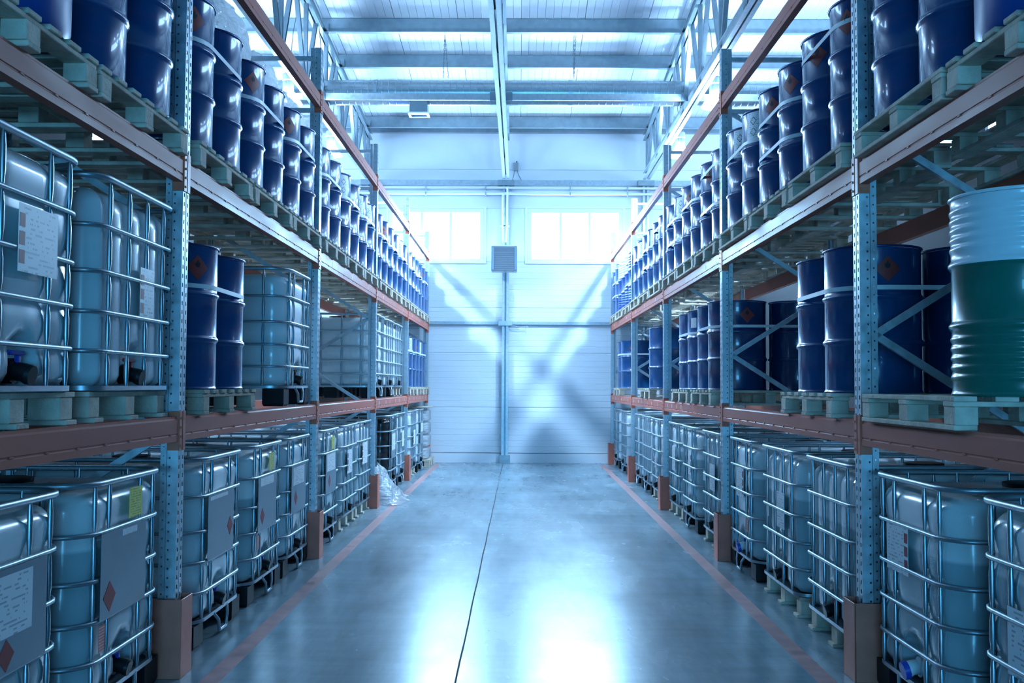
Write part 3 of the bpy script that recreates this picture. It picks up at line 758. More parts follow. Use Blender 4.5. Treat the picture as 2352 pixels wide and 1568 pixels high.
def strap(side, x, ys, z, label, rear=False, tilt=0.):
    """band pulled tight round the drums of one pallet"""
    s = -1 if side == 'left' else 1; r = .2838; pts = []
    xi = x; xo = x + (.6 if rear else 0.); y0, y1 = min(ys), max(ys)
    def arc(cx, cy, a0, a1):
        for i in range(9): a = a0 + (a1 - a0) * i / 8; pts.append((cx + r * math.cos(a), cy + r * math.sin(a)))
    arc(xo, y1, 0, PI / 2) ; arc(xi, y1, PI / 2, PI); arc(xi, y0, PI, 1.5 * PI); arc(xo, y0, 1.5 * PI, 2 * PI)
    cx = sum(q[0] for q in pts) / len(pts); cy = sum(q[1] for q in pts) / len(pts)
    V = []; F = []; n = len(pts); hw = .0135
    for (a, b_) in pts:
        dx, dy = a - cx, b_ - cy; L = math.hypot(dx, dy); zz = tilt * dy
        for rr in (0, .0015):
            for h in (-hw, hw): V.append((s * (a + dx / L * rr - x), b_ + dy / L * rr - cy, zz + h))
    for i in range(n):
        j = (i + 1) % n; a, b_ = i * 4, j * 4
        F += [(a + 2, b_ + 2, b_ + 3, a + 3), (a, a + 1, b_ + 1, b_), (a, b_, b_ + 2, a + 2), (a + 1, a + 3, b_ + 3, b_ + 1)]
    return single('strapping_band', MB().add(V, F).mesh('strapping_band', 'strap', 30), label, 'strap', 'strapping bands round the drums', (s * x, cy, z))

Z2 = LEV[1] + PZ + .001; Z1 = LEV[0] + PZ + .001; SZ = .625
OFF = [.34, .935, 1.535, 2.13, 2.73, 3.322]; PC = [.66, 1.86, 3.04]
# ---- upper shelf
KL = [['dia', 'plain', 'dia', 'plain', 'dia', 'plain'], ['sml', 'plain', 'lab', 'plain', 'lab', 'lab'], ['plain', 'dia', 'plain', 'plain', 'lab', 'plain'], ['sml', 'plain', 'plain', 'dia', 'dia', 'plain']]
KR = [['dia', 'dia', 'dia', 'dia', 'lab', 'lab'], ['plain', 'dia', 'plain', 'dia', 'lab', 'plain'], ['plain', 'plain', 'lab', 'plain', 'lab', 'plain'], ['ribbed', 'bluewhite', 'bluewhite', 'bluewhite', 'plain', 'sml']]
SX = 2.14
for side, K in (('left', KL), ('right', KR)):
    for b in range(1, 5):
        base = PY[b] + .05
        for i in range(6):
            k = K[b - 1][i]; y = base + OFF[i]
            if side == 'right': y += 0
            else: y += 0
            drum(k, side, SX, y, Z2, '%s, %s drum of %s upper shelf, %s' % (WORD[k], ORD[i], side, BAYN[b]), group='drums on the upper shelves')
        for j in range(3):
            pr = PAL_A if side == 'left' else (PAL_B if (b + j) % 2 else PAL_A)
            pallet(pr, side, base + PC[j], LEV[1] + .001, 'wooden pallet under the %s drum pair on the %s upper shelf, %s' % (ORD[j], side, BAYN[b]))
            ys = [base + OFF[2 * j], base + OFF[2 * j + 1]]
            zz = .62 if (side == 'left' or j != 0) else .74
            strap(side, SX, ys, Z2 + zz, 'white strap round the %s drum pair on the %s upper shelf, %s' % (ORD[j], side, BAYN[b]))
            if side == 'right' and (b + j) % 2 == 0: strap(side, SX, ys, Z2 + .36, 'lower white strap round the %s drum pair, right upper shelf, %s' % (ORD[j], BAYN[b]))
# nearest bay
for side, kinds, ys in (('left', ('plastic', 'plain', 'plain'), (3.98, 4.58, 5.18)), ('right', ('plastic', 'plain', 'plain'), (3.98, 4.58, 5.18))):
    for i in range(3):
        w_ = 'smooth blue plastic drum at the picture edge' if i == 0 else ('blue steel drum, middle of the last three' if i == 1 else 'blue steel drum right before the first post')
        drum(kinds[i], side, SX, ys[i], Z2, '%s on the %s upper shelf' % (w_, side), group='drums on the upper shelves')
    pallet(PAL_A if side == 'left' else PAL_B, side, 4.88, LEV[1] + .001, 'wooden pallet before the first %s post on the upper shelf' % side)
    pallet(PAL_A, side, 3.70, LEV[1] + .001, 'wooden pallet cut by the picture edge on the %s upper shelf' % side)
    strap(side, SX, (4.58, 5.18), Z2 + (.66 if side == 'left' else .68), 'white strap round the drums before the first %s post, upper shelf' % side)
drum('navy', 'left', 2.78, 5.12, Z2, 'dark blue drum in the back row behind the first left post, upper shelf', group='drums on the upper shelves')

# ---- middle shelf
for i, y in enumerate((6.17, 6.766)):
    drum(('dia', 'plain')[i], 'left', 2.17, y, Z1, 'blue steel drum beside the first left post, %s' % ('with a red diamond, middle shelf' if i == 0 else 'next to the white caged tank'), group='drums on the middle shelves')
strap('left', 2.17, (6.17, 6.766), Z1 + .625, 'printed white strap round the two blue drums on the left middle shelf')
pallet(PAL_AD, 'left', 6.38, LEV[0] + .001, 'wooden pallet under two blue drums on the left middle shelf')
for i in range(6):
    y = PY[4] + .05 + OFF[i]
    drum(('lab', 'lab', 'plain', 'dia', 'lab', 'plain')[i], 'left', 2.17, y, Z1, '%s, %s along the left middle shelf by the end wall' % (('blue drum with white label', 'blue drum with white label', 'plain blue drum', 'blue drum with red diamond', 'blue drum with white label', 'plain blue drum')[i], ORD[i]), group='drums on the middle shelves')
for j in range(3):
    pallet(PAL_A, 'left', PY[4] + .05 + PC[j], LEV[0] + .001, 'wooden pallet under the %s drum pair, left middle shelf by the end wall' % ORD[j])
    strap('left', 2.17, [PY[4] + .05 + OFF[2 * j + q] for q in (0, 1)], Z1 + .625, 'white strap round the %s drum pair, left middle shelf by the end wall' % ORD[j])
# right
drum('greenwhite', 'right', 2.20, 4.40, Z1, 'ribbed drum, white above and green below, on the right middle shelf', group='drums on the middle shelves')
pallet(PAL_B, 'right', 4.80, LEV[0] + .001, 'wooden pallet under the green and white drum', dx=.0)
RM = [(6.17, 'first', 0), (6.766, 'second', 0), (10.02, 'third', 2), (10.616, 'fourth', 2), (11.24, 'fifth', 2), (11.836, 'sixth', 2), (14.6, 'seventh', 3), (18.68, 'eighth', 4), (19.276, 'ninth', 4)]
for i, (y, o_, b) in enumerate(RM):
    k = ('dia', 'plain', 'navydia', 'plain', 'sml', 'plain', 'plain', 'dia', 'plain')[i]
    ang = {0: -PI / 2 - .02, 2: -PI / 2 + .15, 7: -PI / 2 - .3}.get(i)
    drum(k, 'right', 2.17, y, Z1, '%s, %s of the right middle shelf front row' % (WORD[k], o_), ang, group='drums on the middle shelves')
for y, w_ in ((6.17, 'beside the first post'), (10.02, 'beside the second post'), (14.6, 'in the fourth bay'), (18.68, 'by the end wall')):
    drum('navy', 'right', 2.78, y, Z1, 'dark blue drum in the back row of the right middle shelf, %s' % w_, group='drums on the middle shelves')
strap('right', 2.17, (6.17, 6.766), Z1 + .625, 'printed white strap round the drums behind the first right post', rear=True)
strap('right', 2.17, (10.02, 10.616), Z1 + .625, 'white strap round the drums behind the second right post', rear=True)
strap('right', 2.17, (11.24, 11.836), Z1 + .625, 'white strap round the third pair of drums on the right middle shelf')
strap('right', 2.17, (18.68, 19.276), Z1 + .625, 'white strap round the drums by the end wall, right middle shelf', rear=True)
for y, lab in ((6.46, 'behind the first right post'), (7.95, 'standing empty on the right middle shelf'), (10.18, 'behind the second right post'), (11.53, 'under the third drum pair of the right middle shelf'), (14.7, 'under the lone drum, right middle shelf'), (18.95, 'by the end wall, right middle shelf')):
    if 'empty' in lab: continue
    pallet(PAL_A, 'right', y, LEV[0] + .001, 'wooden pallet %s' % lab if 'shelf' in lab else 'wooden pallet %s, middle shelf' % lab)

# ================================================================== CAGED TANKS (IBC)
def rrect(hx, hy, r, nc=6, step=None):
    """closed rounded rectangle, counter-clockwise, with outward normals"""
    out = []
    for cx, cy, a0 in ((hx - r, hy - r, 0), (-hx + r, hy - r, PI / 2), (-hx + r, -hy + r, PI), (hx - r, -hy + r, 1.5 * PI)):
        for i in range(nc + 1):
            a = a0 + PI / 2 * i / nc; out.append(((cx + r * math.cos(a), cy + r * math.sin(a)), (math.cos(a), math.sin(a))))
    if step:
        den = []
        for i in range(len(out)):
            (p0, n0), (p1, n1) = out[i], out[(i + 1) % len(out)]; d = math.hypot(p1[0] - p0[0], p1[1] - p0[1]); k = max(1, int(d / step))
            for j in range(k):
                t = j / k; den.append(((p0[0] + (p1[0] - p0[0]) * t, p0[1] + (p1[1] - p0[1]) * t), (n0[0] + (n1[0] - n0[0]) * t, n0[1] + (n1[1] - n0[1]) * t)))
        out = den
    return out
HX, HY = .595, .495
RINGZ = (.325, .505, .69, .90); RIMZ = 1.125; BASEZ = .155
BARS_P = {'f': (-.36, -.20, .18, .35), 's': (-.40, -.14, .14, .40)}
BARS_R = {'f': (-.345, -.115, .115, .345), 's': (-.42, -.14, .14, .42)}
def bottle_mesh(kind, seed, matn):
    hx, hy, r = HX - .022, HY - .022, (.15 if kind == 'plain' else .11)
    per = rrect(hx, hy, r, 7, .026); n = len(per)
    zb, zt = .165, 1.085; R_ = .085 if kind == 'plain' else .10
    zs = [zb, zb + .006, zb + .02, zb + .05] + [zb + .05 + i * .03 for i in range(1, 25)]
    zs = [z for z in zs if z < zt - R_ - .01] + [zt - R_ * (1 - math.sin(i * PI / 14)) for i in range(0, 7)]
    bars = BARS_R if kind == 'rib' else BARS_P
    V = []
    for z in zs:
        ins = 0.
        if z > zt - R_: ins = R_ - math.sqrt(max(0, R_ * R_ - (z - zt + R_) ** 2))
        if z < zb + .05: ins = .035 * (1 - (z - zb) / .05) ** 2
        for (p, nn) in per:
            front = abs(nn[0]) > .98; sidef = abs(nn[1]) > .98; c = p[1] if front else p[0]; d = 0.
            if kind == 'rib' and (front or sidef):
                bs = bars['f' if front else 's']
                if bs[0] - .03 < c < bs[-1] + .03:
                    near = min(abs(c - q) for q in bs); half = (bs[1] - bs[0]) / 2
                    u = 1 - min(1, near / half); d -= .034 * u ** 3.2 * (1 + .9 * max(0, (z - zt + .22) / .22))
            if kind == 'plain':
                zz = [BASEZ] + list(RINGZ) + [RIMZ]
                for a, b_ in zip(zz, zz[1:]):
                    if a <= z <= b_: d += .010 * math.sin(PI * (z - a) / (b_ - a)) - .004
                d += .012 * noise.noise(Vector((p[0] * 3.1 + seed * 7.7, p[1] * 3.1, z * 2.6)))
                if front or sidef:
                    near = min(abs(c - q) for q in bars['f' if front else 's']); d -= .007 * math.exp(-(near / .03) ** 2)
            # recess round the outlet valve
            if nn[0] > .98 and z < .40:
                e = (p[1] / .105) ** 2 + (max(0, z - .28) / .10) ** 2
                if e < 1: d -= .055 * min(1, (1 - e) * 2.2)
            V.append((p[0] + nn[0] * (d - ins), p[1] + nn[1] * (d - ins), z))
    m = len(zs); F = [(i * n + k, i * n + (k + 1) % n, (i + 1) * n + (k + 1) % n, (i + 1) * n + k) for i in range(m - 1) for k in range(n)]
    o = len(V)
    for sc, dz in ((.80, .004), (.45, .012)):
        for k in range(n):
            v = V[(m - 1) * n + k]; V.append((v[0] * sc, v[1] * sc, zt + dz))
    for a, b_ in ((m - 1, m), (m, m + 1)): F += [(a * n + k, a * n + (k + 1) % n, b_ * n + (k + 1) % n, b_ * n + k) for k in range(n)]
    F.append(tuple((m + 1) * n + k for k in range(n))); F.append(tuple(reversed(range(n))))
    return MB().add(V, F).mesh('bottle', matn, 70)
def ring_mesh(name, z, r, hx=HX, hy=HY, cr=.17, flat=False):
    pts = [(p[0], p[1], z) for p, _ in rrect(hx, hy, cr, 6)]
    return MB().tube(pts, r, 8, closed=True, up=(0, 0, 1)).mesh(name, 'zinc_tube', 60)
def vbar_mesh():
    zs = []; rs = []
    kn = [BASEZ] + list(RINGZ) + [RIMZ]
    for a, b_ in zip(kn, kn[1:]):
        for t in (0, .12, .3, .7, .88): zs.append(a + (b_ - a) * t); rs.append({0: .0065, .12: .0085, .3: .012, .7: .012, .88: .0085}[t])
    zs.append(RIMZ); rs.append(.0055)
    return MB().tube([(0, 0, z) for z in zs], rs, 7, up=(1, 0, 0)).mesh('vertical_bar', 'zinc_tube', 60)
VBAR = vbar_mesh()
RINGS = {c: [ring_mesh('cage_bar', z, .0112, cr=c) for z in RINGZ] for c in (.17, .11)}
RIM = {c: ring_mesh('cage_rim', RIMZ, .0155, cr=c) for c in (.17, .11)}
def tray_mesh(cr):
    o = rrect(HX + .002, HY + .002, cr, 6); i_ = rrect(HX - .03, HY - .03, cr * .8, 6); V = []; n = len(o)
    for (p, _), z in [(q, .142) for q in i_] + [(q, .146) for q in o] + [(q, .168) for q in o] + [(q, .158) for q in i_]: V.append((p[0], p[1], z))
    F = [(a * n + k, a * n + (k + 1) % n, ((a + 1) % 4) * n + (k + 1) % n, ((a + 1) % 4) * n + k) for a in range(4) for k in range(n)]
    F.append(tuple(range(n)))
    return MB().add(V, F).mesh('base_tray', 'zinc_tube', 50)
TRAY = {c: tray_mesh(c) for c in (.17, .11)}
def ring_z(me): return me
FOOT = MB()
def foot_mesh():
    a, b_, z1 = .078, .088, .141
    V = [(-a, -a, 0), (a, -a, 0), (a, a, 0), (-a, a, 0), (-b_, -b_, .02), (b_, -b_, .02), (b_, b_, .02), (-b_, b_, .02), (-b_, -b_, z1), (b_, -b_, z1), (b_, b_, z1), (-b_, b_, z1)]
    F = [(0, 3, 2, 1), (8, 9, 10, 11)] + [(i + l, (i + 1) % 4 + l, (i + 1) % 4 + 4 + l, i + 4 + l) for l in (0, 4) for i in range(4)]
    return MB().add(V, F).mesh('foot', 'black_plastic')
FOOTM = foot_mesh()
VALVE = MB().tube([(HX - .09, 0, .225), (HX - .05, 0, .225), (HX - .045, 0, .225), (HX - .015, 0, .22), (HX + .005, 0, .212)], [.05, .05, .036, .036, .04], 14).mesh('valve_body', 'cap_black', 40)
VALVEW = MB().tube([(HX - .09, 0, .225), (HX - .05, 0, .225), (HX - .045, 0, .225), (HX - .015, 0, .22), (HX + .005, 0, .212)], [.05, .05, .036, .036, .04], 14).mesh('valve_body', 'valve_white', 40)
VCAP = MB().tube([(HX + .004, 0, .211), (HX + .022, 0, .207)], [.040, .038], 12).mesh('outlet_cap', 'cap_black', 40)
def handle_mesh(mn): return MB().cbox(HX - .052, HX - .024, -.075, .035, .285, .303, .005).cbox(HX - .047, HX - .029, -.012, .012, .25, .2848, .003).mesh('valve_handle', mn)
HBL, HRD = handle_mesh('handle_blue'), handle_mesh('handle_red'); HBK = handle_mesh('cap_black')
LID = MB().lathe([(.115, 1.095), (.118, 1.10), (.118, 1.118), (.10, 1.122)], 24).mesh('screw_lid', 'black_plastic', 40)
GUARD = MB().tube([(HX - .005, -.14, .15), (HX + .012, -.09, .10), (HX + .012, -.07, .03), (HX + .012, .07, .03), (HX + .012, .09, .10), (HX - .005, .14, .15)], .011, 8).mesh('valve_guard', 'zinc_tube', 60)
_bt = {}
def ibc_proto(kind='plain', base='plastic', bottle='bottle', seed=0, handle='blue', vw=False):
    p = Proto(); cr = .17 if kind == 'plain' else .11; key = (kind, bottle, seed)
    if key not in _bt: _bt[key] = bottle_mesh(kind, seed, bottle)
    i = p.add('bottle', _bt[key]); p.add('screw_lid', LID, parent=i)
    v = p.add('outlet_valve', VALVEW if vw else VALVE); p.add('outlet_cap', VCAP if not vw else VCAPB, parent=v)
    if handle: p.add('valve_handle', {'blue': HBL, 'red': HRD, 'black': HBK}[handle], parent=v)
    p.add('cage_rim', RIM[cr])
    for m in RINGS[cr]: p.add('cage_bar', m)
    bs = BARS_R if kind == 'rib' else BARS_P
    for y in bs['f']:
        for x in (-HX + .013, HX - .013): p.add('vertical_bar', VBAR, (x, y, 0))
    for x in bs['s']:
        for y in (-HY + .013, HY - .013): p.add('vertical_bar', VBAR, (x, y, 0))
    p.add('base_tray', TRAY[cr])
    if base == 'plastic':
        for x in (-.49, 0, .49):
            for y in (-.395, 0, .395):
                if x > .4 and y == 0: continue
                p.add('foot', FOOTM, (x, y, 0))
        p.add('valve_guard', GUARD)
    else:
        bb_ = WBLK; p.add('deck_board', WDK1, (-.50, 0, 0)); p.add('deck_board', WDK1, (0, 0, 0)); p.add('deck_board', WDK1, (.50, 0, 0))
        for y in (-.42, 0, .42):
            p.add('skid_board', WSK, (0, y, 0))
            for x in (-.49, 0, .49): p.add('block', WBLK, (x, y, 0))
    return p
VCAPB = MB().tube([(HX + .004, 0, .211), (HX + .03, 0, .205)], [.045, .043], 12).mesh('outlet_cap', 'handle_blue', 40)
WDK1 = MB().cbox(-.065, .065, -.49, .49, .118, .141, .003).mesh('deck_board', 'wood')
WSK = MB().cbox(-.585, .585, -.05, .05, 0, .0215, .003).mesh('skid_board', 'wood')
WBLK = MB().cbox(-.07, .07, -.058, .058, .022, .1178, .004).mesh('block', 'wood')
# flat decals on the front of a tank
def sheet(name, y0, y1, z0, z1, matn, x=HX + .012, t=.0015): return MB().box(x, x + t, y0, y1, z0, z1).mesh(name, matn)
def dia_flat(yc, zc, h, x): return MB().prism([(yc, zc - h), (yc + h, zc), (yc, zc + h), (yc - h, zc)], x, x + .001, 'X').mesh('hazard_diamond', 'diamond_red')
def flame_flat(yc, zc, sc, x): return MB().prism([(yc + a * sc, zc + b_ * sc) for a, b_ in FL], x, x + .0006, 'X').mesh('flame_symbol', 'ink')
def d_plate(p, y0=-.34, y1=.20, z0=.505, z1=.895):
    i = p.add('steel_plate', sheet('steel_plate', y0, y1, z0, z1, 'plate'), label='steel sign plate')
    return i
def d_dia(p, par, yc, zc, h=.07, x=HX + .0138):
    i = p.add('hazard_diamond', dia_flat(yc, zc, h, x), parent=par, label='red flame diamond')
    if par < 0: p.add('flame_symbol', flame_flat(yc, zc, h * .8, x + .0011), parent=i)
def d_lab(p, par, y0, y1, z0, z1, matn='label_white', x=HX + .0138, label=None): return p.add('paper_label', sheet('paper_label', y0, y1, z0, z1, matn, x, .0008), parent=par, label=label)
def d_haz(p, y0, y1, z0, z1, x=HX + .012, left=True):
    i = d_lab(p, -1, y0, y1, z0, z1, 'label_white', x, 'white label with three red squares')
    h = (z1 - z0)
    for k in range(3):
        a = y0 + .008 if left else y1 - .05
        p.add('red_square', MB().box(x + .0009, x + .0014, a, a + .042, z0 + h * (.12 + .27 * k), z0 + h * (.12 + .27 * k) + h * .20).mesh('red_square', 'red_square'), parent=i)
def ibc(p, side, y, z, label, x=None, group='caged liquid tanks', rot=0.):
    s = -1 if side == 'left' else 1
    xx = (x if x is not None else 1.90) + .595
    return p.make('caged_liquid_tank', label, 'tank', group, (s * xx, y, z), (0 if s < 0 else PI) + rot)
# front of the left row looks along +x, y runs away from the camera; on the right the tank is turned, so y is mirrored
P_ = ibc_proto
# ---------------- left, floor
q = P_('plain', 'plastic', 'bottle', 1); i = d_plate(q, -.34, .28, .505, .895); d_lab(q, i, -.30, .16, .64, .87); q.add('hazard_diamond', dia_flat(-.03, .575, .06, HX + .0138), parent=i, label='red diamond')
ibc(q, 'left', 3.75, 0, 'caged tank at the lower left picture edge with a big white label')
q = P_('plain', 'plastic', 'bottle', 2); i = d_plate(q, -.34, .20, .505, .895); d_lab(q, i, -.10, .08, .855, .885); d_dia(q, i, -.24, .60, .07)
d_lab(q, -1, .00, .16, .925, 1.07, 'label_yellow', HX + .004, 'yellow printed label'); d_lab(q, -1, -.33, -.26, .36, .48, 'label_red', HX + .004, 'small red label')
ibc(q, 'left', 4.89, 0, 'caged tank with a yellow label beside the first left post guard')
q = P_('plain', 'plastic', 'bottle_full', 3); i = d_plate(q); d_dia(q, i, .12, .66, .06); d_lab(q, i, -.30, .06, .865, .888)
ibc(q, 'left', 6.45, 0, 'caged tank with plain steel plate, first past the first left post, floor')
q = P_('plain', 'plastic', 'bottle', 1); i = d_plate(q); d_dia(q, i, -.22, .61, .06); d_lab(q, i, -.28, .1, .83, .89); d_lab(q, -1, .0, .15, .925, 1.06, 'label_yellow', HX + .004, 'yellow printed label'); d_lab(q, -1, -.33, -.26, .38, .48, 'label_red', HX + .004, 'small red label')
ibc(q, 'left', 7.62, 0, 'caged tank with yellow label and blue valve, second past the first left post')
q = P_('plain', 'plastic', 'bottle_full', 2); i = d_plate(q); d_lab(q, i, -.28, .14, .73, .88); d_dia(q, i, -.18, .62, .06)
ibc(q, 'left', 8.68, 0, 'caged tank with large white label just before the second left guard')
q = P_('plain', 'plastic', 'bottle', 3); i = d_plate(q); d_lab(q, i, -.28, .14, .72, .89); d_dia(q, i, -.15, .62, .06); d_lab(q, -1, .0, .15, .925, 1.06, 'label_yellow', HX + .004, 'yellow printed label')
ibc(q, 'left', 10.15, 0, 'caged tank with yellow label just past the second left guard')
q = P_('rib', 'wood', 'bottle', 0, 'black'); d_haz(q, -.25, .05, .60, .86)
ibc(q, 'left', 11.3, 0, 'ribbed caged tank on a wooden base, middle of the third left bay')
q = P_('rib', 'wood', 'bottle', 0, 'black'); d_haz(q, -.30, .10, .62, .88)
ibc(q, 'left', 12.39, 0, 'ribbed caged tank on a wooden base just before the third left guard')
q = P_('plain', 'plastic', 'black_bottle', 4); i = d_plate(q, -.38, .1); d_lab(q, i, -.32, .06, .62, .86)
ibc(q, 'left', 15.05, 0, 'caged tank with a black bottle behind the crumpled film', 1.88)
q = P_('plain', 'plastic', 'bottle_full', 2); d_lab(q, -1, -.1, .15, .6, .85)
ibc(q, 'left', 16.1, 0, 'white caged tank beside the black one, fourth left bay', 1.88)
q = P_('rib', 'wood', 'bottle_full', 0, 'black'); d_haz(q, -.2, .1, .55, .8)
ibc(q, 'left', 17.55, 0, 'ribbed caged tank past the fourth left guard', 1.84)
q = P_('plain', 'plastic', 'bottle_full', 1); i = d_plate(q, -.3, .2); d_lab(q, i, -.2, .16, .72, .88)
ibc(q, 'left', 18.62, 0, 'caged tank with white label next to the wrapped white stack', 1.82)
# ---------------- left, middle shelf
q = P_('plain', 'wood', 'bottle_full', 5); d_haz(q, -.12, .20, .60, .86)
ibc(q, 'left', 3.85, LEV[0] + .001, 'big caged tank at the left picture edge on the middle shelf')
q = P_('rib', 'wood', 'bottle_full', 6, 'red'); d_haz(q, .0, .19, .50, .76, HX + .003)
ibc(q, 'left', 4.97, LEV[0] + .001, 'caged tank with a red valve handle before the first left post, middle shelf')
q = P_('plain', 'plastic', 'bottle_white_lit', 7, 'black')
ibc(q, 'left', 8.62, LEV[0] + .001, 'clean white caged tank beside the two blue drums, left middle shelf')
q = P_('plain', 'plastic', 'bottle_white_lit', 8, 'black')
ibc(q, 'left', 13.85, LEV[0] + .001, 'white caged tank seen through the cross braces, left middle shelf', 1.93)
ibc(P_('rib', 'plastic', 'bottle_white_lit', 0, 'black'), 'left', 14.92, LEV[0] + .001, 'middle white caged tank of the fourth left bay, middle shelf', 1.93)
ibc(P_('rib', 'wood', 'bottle_white_lit', 0, 'black'), 'left', 16.0, LEV[0] + .001, 'white caged tank on wooden base before the far blue drums, middle shelf', 1.93)
pallet(PAL_AD, 'left', 11.9, LEV[0] + .001, 'dark empty wooden pallet on the left middle shelf, third bay') if False else None
# ---------------- right, floor  (tank turned: label y mirrored)
q = P_('plain', 'plastic', 'bottle', 9, None, True); d_haz(q, -.26, .02, .66, .90, HX + .004, False)
ibc(q, 'right', 4.95, 0, 'caged tank with white valve before the first right post guard')
q = P_('plain', 'plastic', 'bottle', 10, None, True); d_haz(q, -.2, .22, .48, .74, HX + .004, False)
ibc(q, 'right', 3.74, 0, 'caged tank at the lower right picture edge')
q = P_('rib', 'wood', 'bottle', 0, 'red')
ibc(q, 'right', 6.22, 0, 'ribbed caged tank just past the first right guard')
q = P_('rib', 'wood', 'bottle', 0, 'red'); d_lab(q, -1, -.02, .2, .56, .82, x=HX + .002); d_lab(q, -1, -.3, -.25, .6, .68, x=HX + .002)
ibc(q, 'right', 7.42, 0, 'ribbed caged tank with white label, second past the first right guard')
q = P_('plain', 'plastic', 'bottle', 9, 'blue', True); d_haz(q, -.14, .14, .64, .9, HX + .004, False); d_lab(q, -1, .24, .3, .38, .5, 'label_red', HX + .004, 'small red label')
ibc(q, 'right', 8.66, 0, 'caged tank with a small red label just before the second right guard')
q = P_('rib', 'wood', 'bottle', 0, 'black'); d_lab(q, -1, -.06, .2, .56, .82, x=HX + .002); d_lab(q, -1, -.4, -.28, .62, .72, x=HX + .002)
ibc(q, 'right', 9.98, 0, 'ribbed caged tank just past the second right guard')
q = P_('plain', 'plastic', 'bottle', 10, 'blue'); d_haz(q, .0, .2, .6, .86, HX + .004, False)
ibc(q, 'right', 11.3, 0, 'caged tank on black feet in the middle of the third right bay')
q = P_('plain', 'wood', 'bottle', 9, 'black'); d_lab(q, -1, -.1, .15, .55, .85, x=HX + .004)
ibc(q, 'right', 12.38, 0, 'caged tank just before the third right guard')
q = P_('plain', 'wood', 'bottle_white_lit', 7, 'black'); d_haz(q, -.1, .1, .45, .6, HX + .004)
ibc(q, 'right', 14.02, 0, 'pale caged tank just past the third right guard')
ibc(P_('rib', 'plastic', 'bottle_white_lit', 0, 'black'), 'right', 15.06, 0, 'bright white caged tank, second past the third right guard')  # this tank and the next carry bright light in their bottle colour
ibc(P_('plain', 'plastic', 'bottle_white_lit', 8, 'black'), 'right', 16.1, 0, 'bright white caged tank on black feet before the fourth right guard')
ibc(P_('rib', 'plastic', 'bottle_full', 0, 'black'), 'right', 18.4, 0, 'caged tank in the last right bay, between guard and end wall')
ibc(P_('plain', 'plastic', 'bottle_full', 10, 'black'), 'right', 19.75, 0, 'farthest caged tank on the right, against the end wall')
# second row on the floor, behind the front tanks
for side, ys in (('left', (7.0, 8.2, 10.4, 11.6, 12.7)), ('right', (4.9, 6.3, 7.5, 8.7, 10.2, 11.4, 12.6))):
    for i, y in enumerate(ys):
        ibc(P_('plain', 'plastic', 'bottle', 9, 'black'), side, y, 0, 'caged tank in the dim back row on the %s, %s from the camera' % (side, ORD[i]), 3.16, 'back row of caged tanks')

# ================================================================== WRAPPED GOODS, FILM, STACK
def lumpy(hx, hy, h, seed, amp=.085, sub=48, waist=None):
    """goods bulging under tight stretch film"""
    V = []; F = []; nu, nv = 60, sub
    for j in range(nv + 1):
        t = j / nv
        for i in range(nu):
            a = 2 * PI * i / nu; c, s = math.cos(a), math.sin(a); e = .38
            x = math.copysign(abs(c) ** e, c); y = math.copysign(abs(s) ** e, s)
            sh = 1.
            if t > .84: sh = math.sqrt(max(.0, 1 - ((t - .84) / .17) ** 2))
            if t < .04: sh = .94 + t * 1.5
            k = 1.
            if waist: k -= waist * math.exp(-((t - .55) / .05) ** 2)
            v = Vector((hx * x * sh * k, hy * y * sh * k, h * t))
            nz = noise.fractal(Vector((v.x * 3.1 + seed * 13.1, v.y * 3.1, v.z * 2.0)), 1.0, 2.1, 4)
            rd = abs(noise.noise(Vector((v.x * 5 + seed * 3.3, v.y * 7 + v.z * 3.5, v.z * 5.0)))) - .25
            d = Vector((x, y, .5 if t > .84 else 0)).normalized() * amp * (nz * .6 - rd * 1.5)
            V.append(v + d * (1 if t > .03 else .2))
    for j in range(nv):
        for i in range(nu): F.append((j * nu + i, j * nu + (i + 1) % nu, (j + 1) * nu + (i + 1) % nu, (j + 1) * nu + i))
    F.append(tuple(reversed(range(nu)))); F.append(tuple(nv * nu + i for i in range(nu)))
    return MB().add(V, F)
def bale(side, y, hy, h, seed, label, z=Z2, x=2.68, hx=.18):
    s = -1 if side == 'left' else 1
    p = Proto(); p.add('goods', lumpy(hx, hy, h, seed).mesh('goods', 'stretch_film', 180))
    p.make('film_wrapped_goods', label, 'wrapped goods', 'film wrapped goods on the upper shelves', (s * x, y, z))
for i, (y, hy, h) in enumerate(((8.58, .55, 1.98), (9.95, .55, 1.88), (11.16, .53, 1.85), (12.34, .5, 1.85), (13.65, .55, 1.75), (14.8, .5, 1.5))):
    bale('left', y, hy, h, i + 1, 'lumpy film wrapped goods behind the left upper drums, %s from the camera' % ORD[i])
for i, (y, hy, h) in enumerate(((7.35, .5, 1.5), (10.85, .52, 1.68), (12.38, .45, 1.55), (13.75, .52, 1.55))):
    bale('right', y, hy, h, i + 11, 'lumpy film wrapped goods behind the right upper drums, %s from the camera' % ORD[i])
p = Proto(); p.add('goods', lumpy(.18, .46, 1.36, 31, .05).mesh('goods', 'stretch_film', 180))
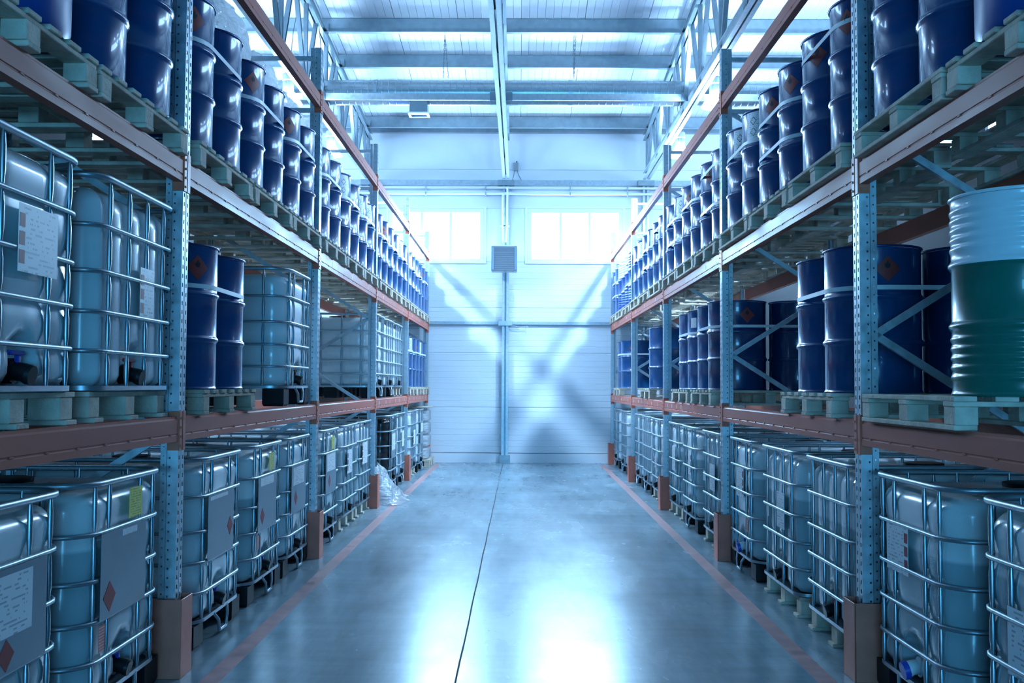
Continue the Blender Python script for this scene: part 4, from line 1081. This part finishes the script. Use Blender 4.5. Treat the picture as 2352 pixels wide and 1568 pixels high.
p.make('film_wrapped_goods', 'shorter film wrapped load behind the third right upper drum pair', 'wrapped goods', 'film wrapped goods on the upper shelves', (2.68, 8.62, Z2))
# crumpled film on the floor
def crumple():
    V = []; F = []; nx, ny = 46, 46
    for j in range(ny + 1):
        for i in range(nx + 1):
            u, v = i / nx - .5, j / ny - .5
            ang = math.atan2(v, u); rr = math.hypot(u, v) * 2
            x = u * .86 + .10 * noise.noise(Vector((u * 5, v * 5, 1.3))); y = v * 1.36 + .12 * noise.noise(Vector((u * 4, v * 4, 7.3)))
            hgt = max(0, 1 - rr ** 1.6) * .78 * (1.15 - .8 * (u + .5)) + .0
            hgt *= .75 + .6 * noise.noise(Vector((u * 4.5 + 3, v * 4.5, .5)))
            cr = abs(noise.noise(Vector((u * 11, v * 8, 4.4)))) * .11 + abs(noise.noise(Vector((u * 22, v * 17, 9.4)))) * .045
            V.append((x, y, .006 + max(0, hgt) + cr * min(1, .25 + (1.1 - rr) if rr < 1.1 else .25)))
    for j in range(ny):
        for i in range(nx):
            a = j * (nx + 1) + i; F.append((a, a + 1, a + nx + 2, a + nx + 1))
    return MB().add(V, F).mesh('crumpled_film', 'loose_film', 180)
single('crumpled_film', crumple(), 'heap of crumpled clear film spilling from under the left rack', 'plastic film', None, (-1.96, 13.82, 0), (0, 0, 0))
# stack of wrapped white sacks on a pallet at the far left
wp_ = pallet_proto(1.0, 1.0, True)
wp_.make('wooden_pallet', 'wooden pallet under the white sack stack by the end wall', 'pallet', None, (-2.22, 19.78, 0))
for i in range(4):
    h = .245; z = .146 + i * h
    single('white_sack', lumpy(.46, .44, h * .97, 50 + i, .012, 10).mesh('white_sack', 'stretch_film', 180), 'white wrapped sack layer by the end wall, %s from the floor' % ORD[i], 'sack', 'stack of white sacks', (-2.22, 19.78, z))
wd = MB().cbox(-.48, .48, -.46, .46, 0, .022, .004).mesh('top_board', 'wood')
single('top_board', wd, 'wooden board lying on the white sack stack', 'board', None, (-2.22, 19.78, .146 + 4 * .245 + .012))
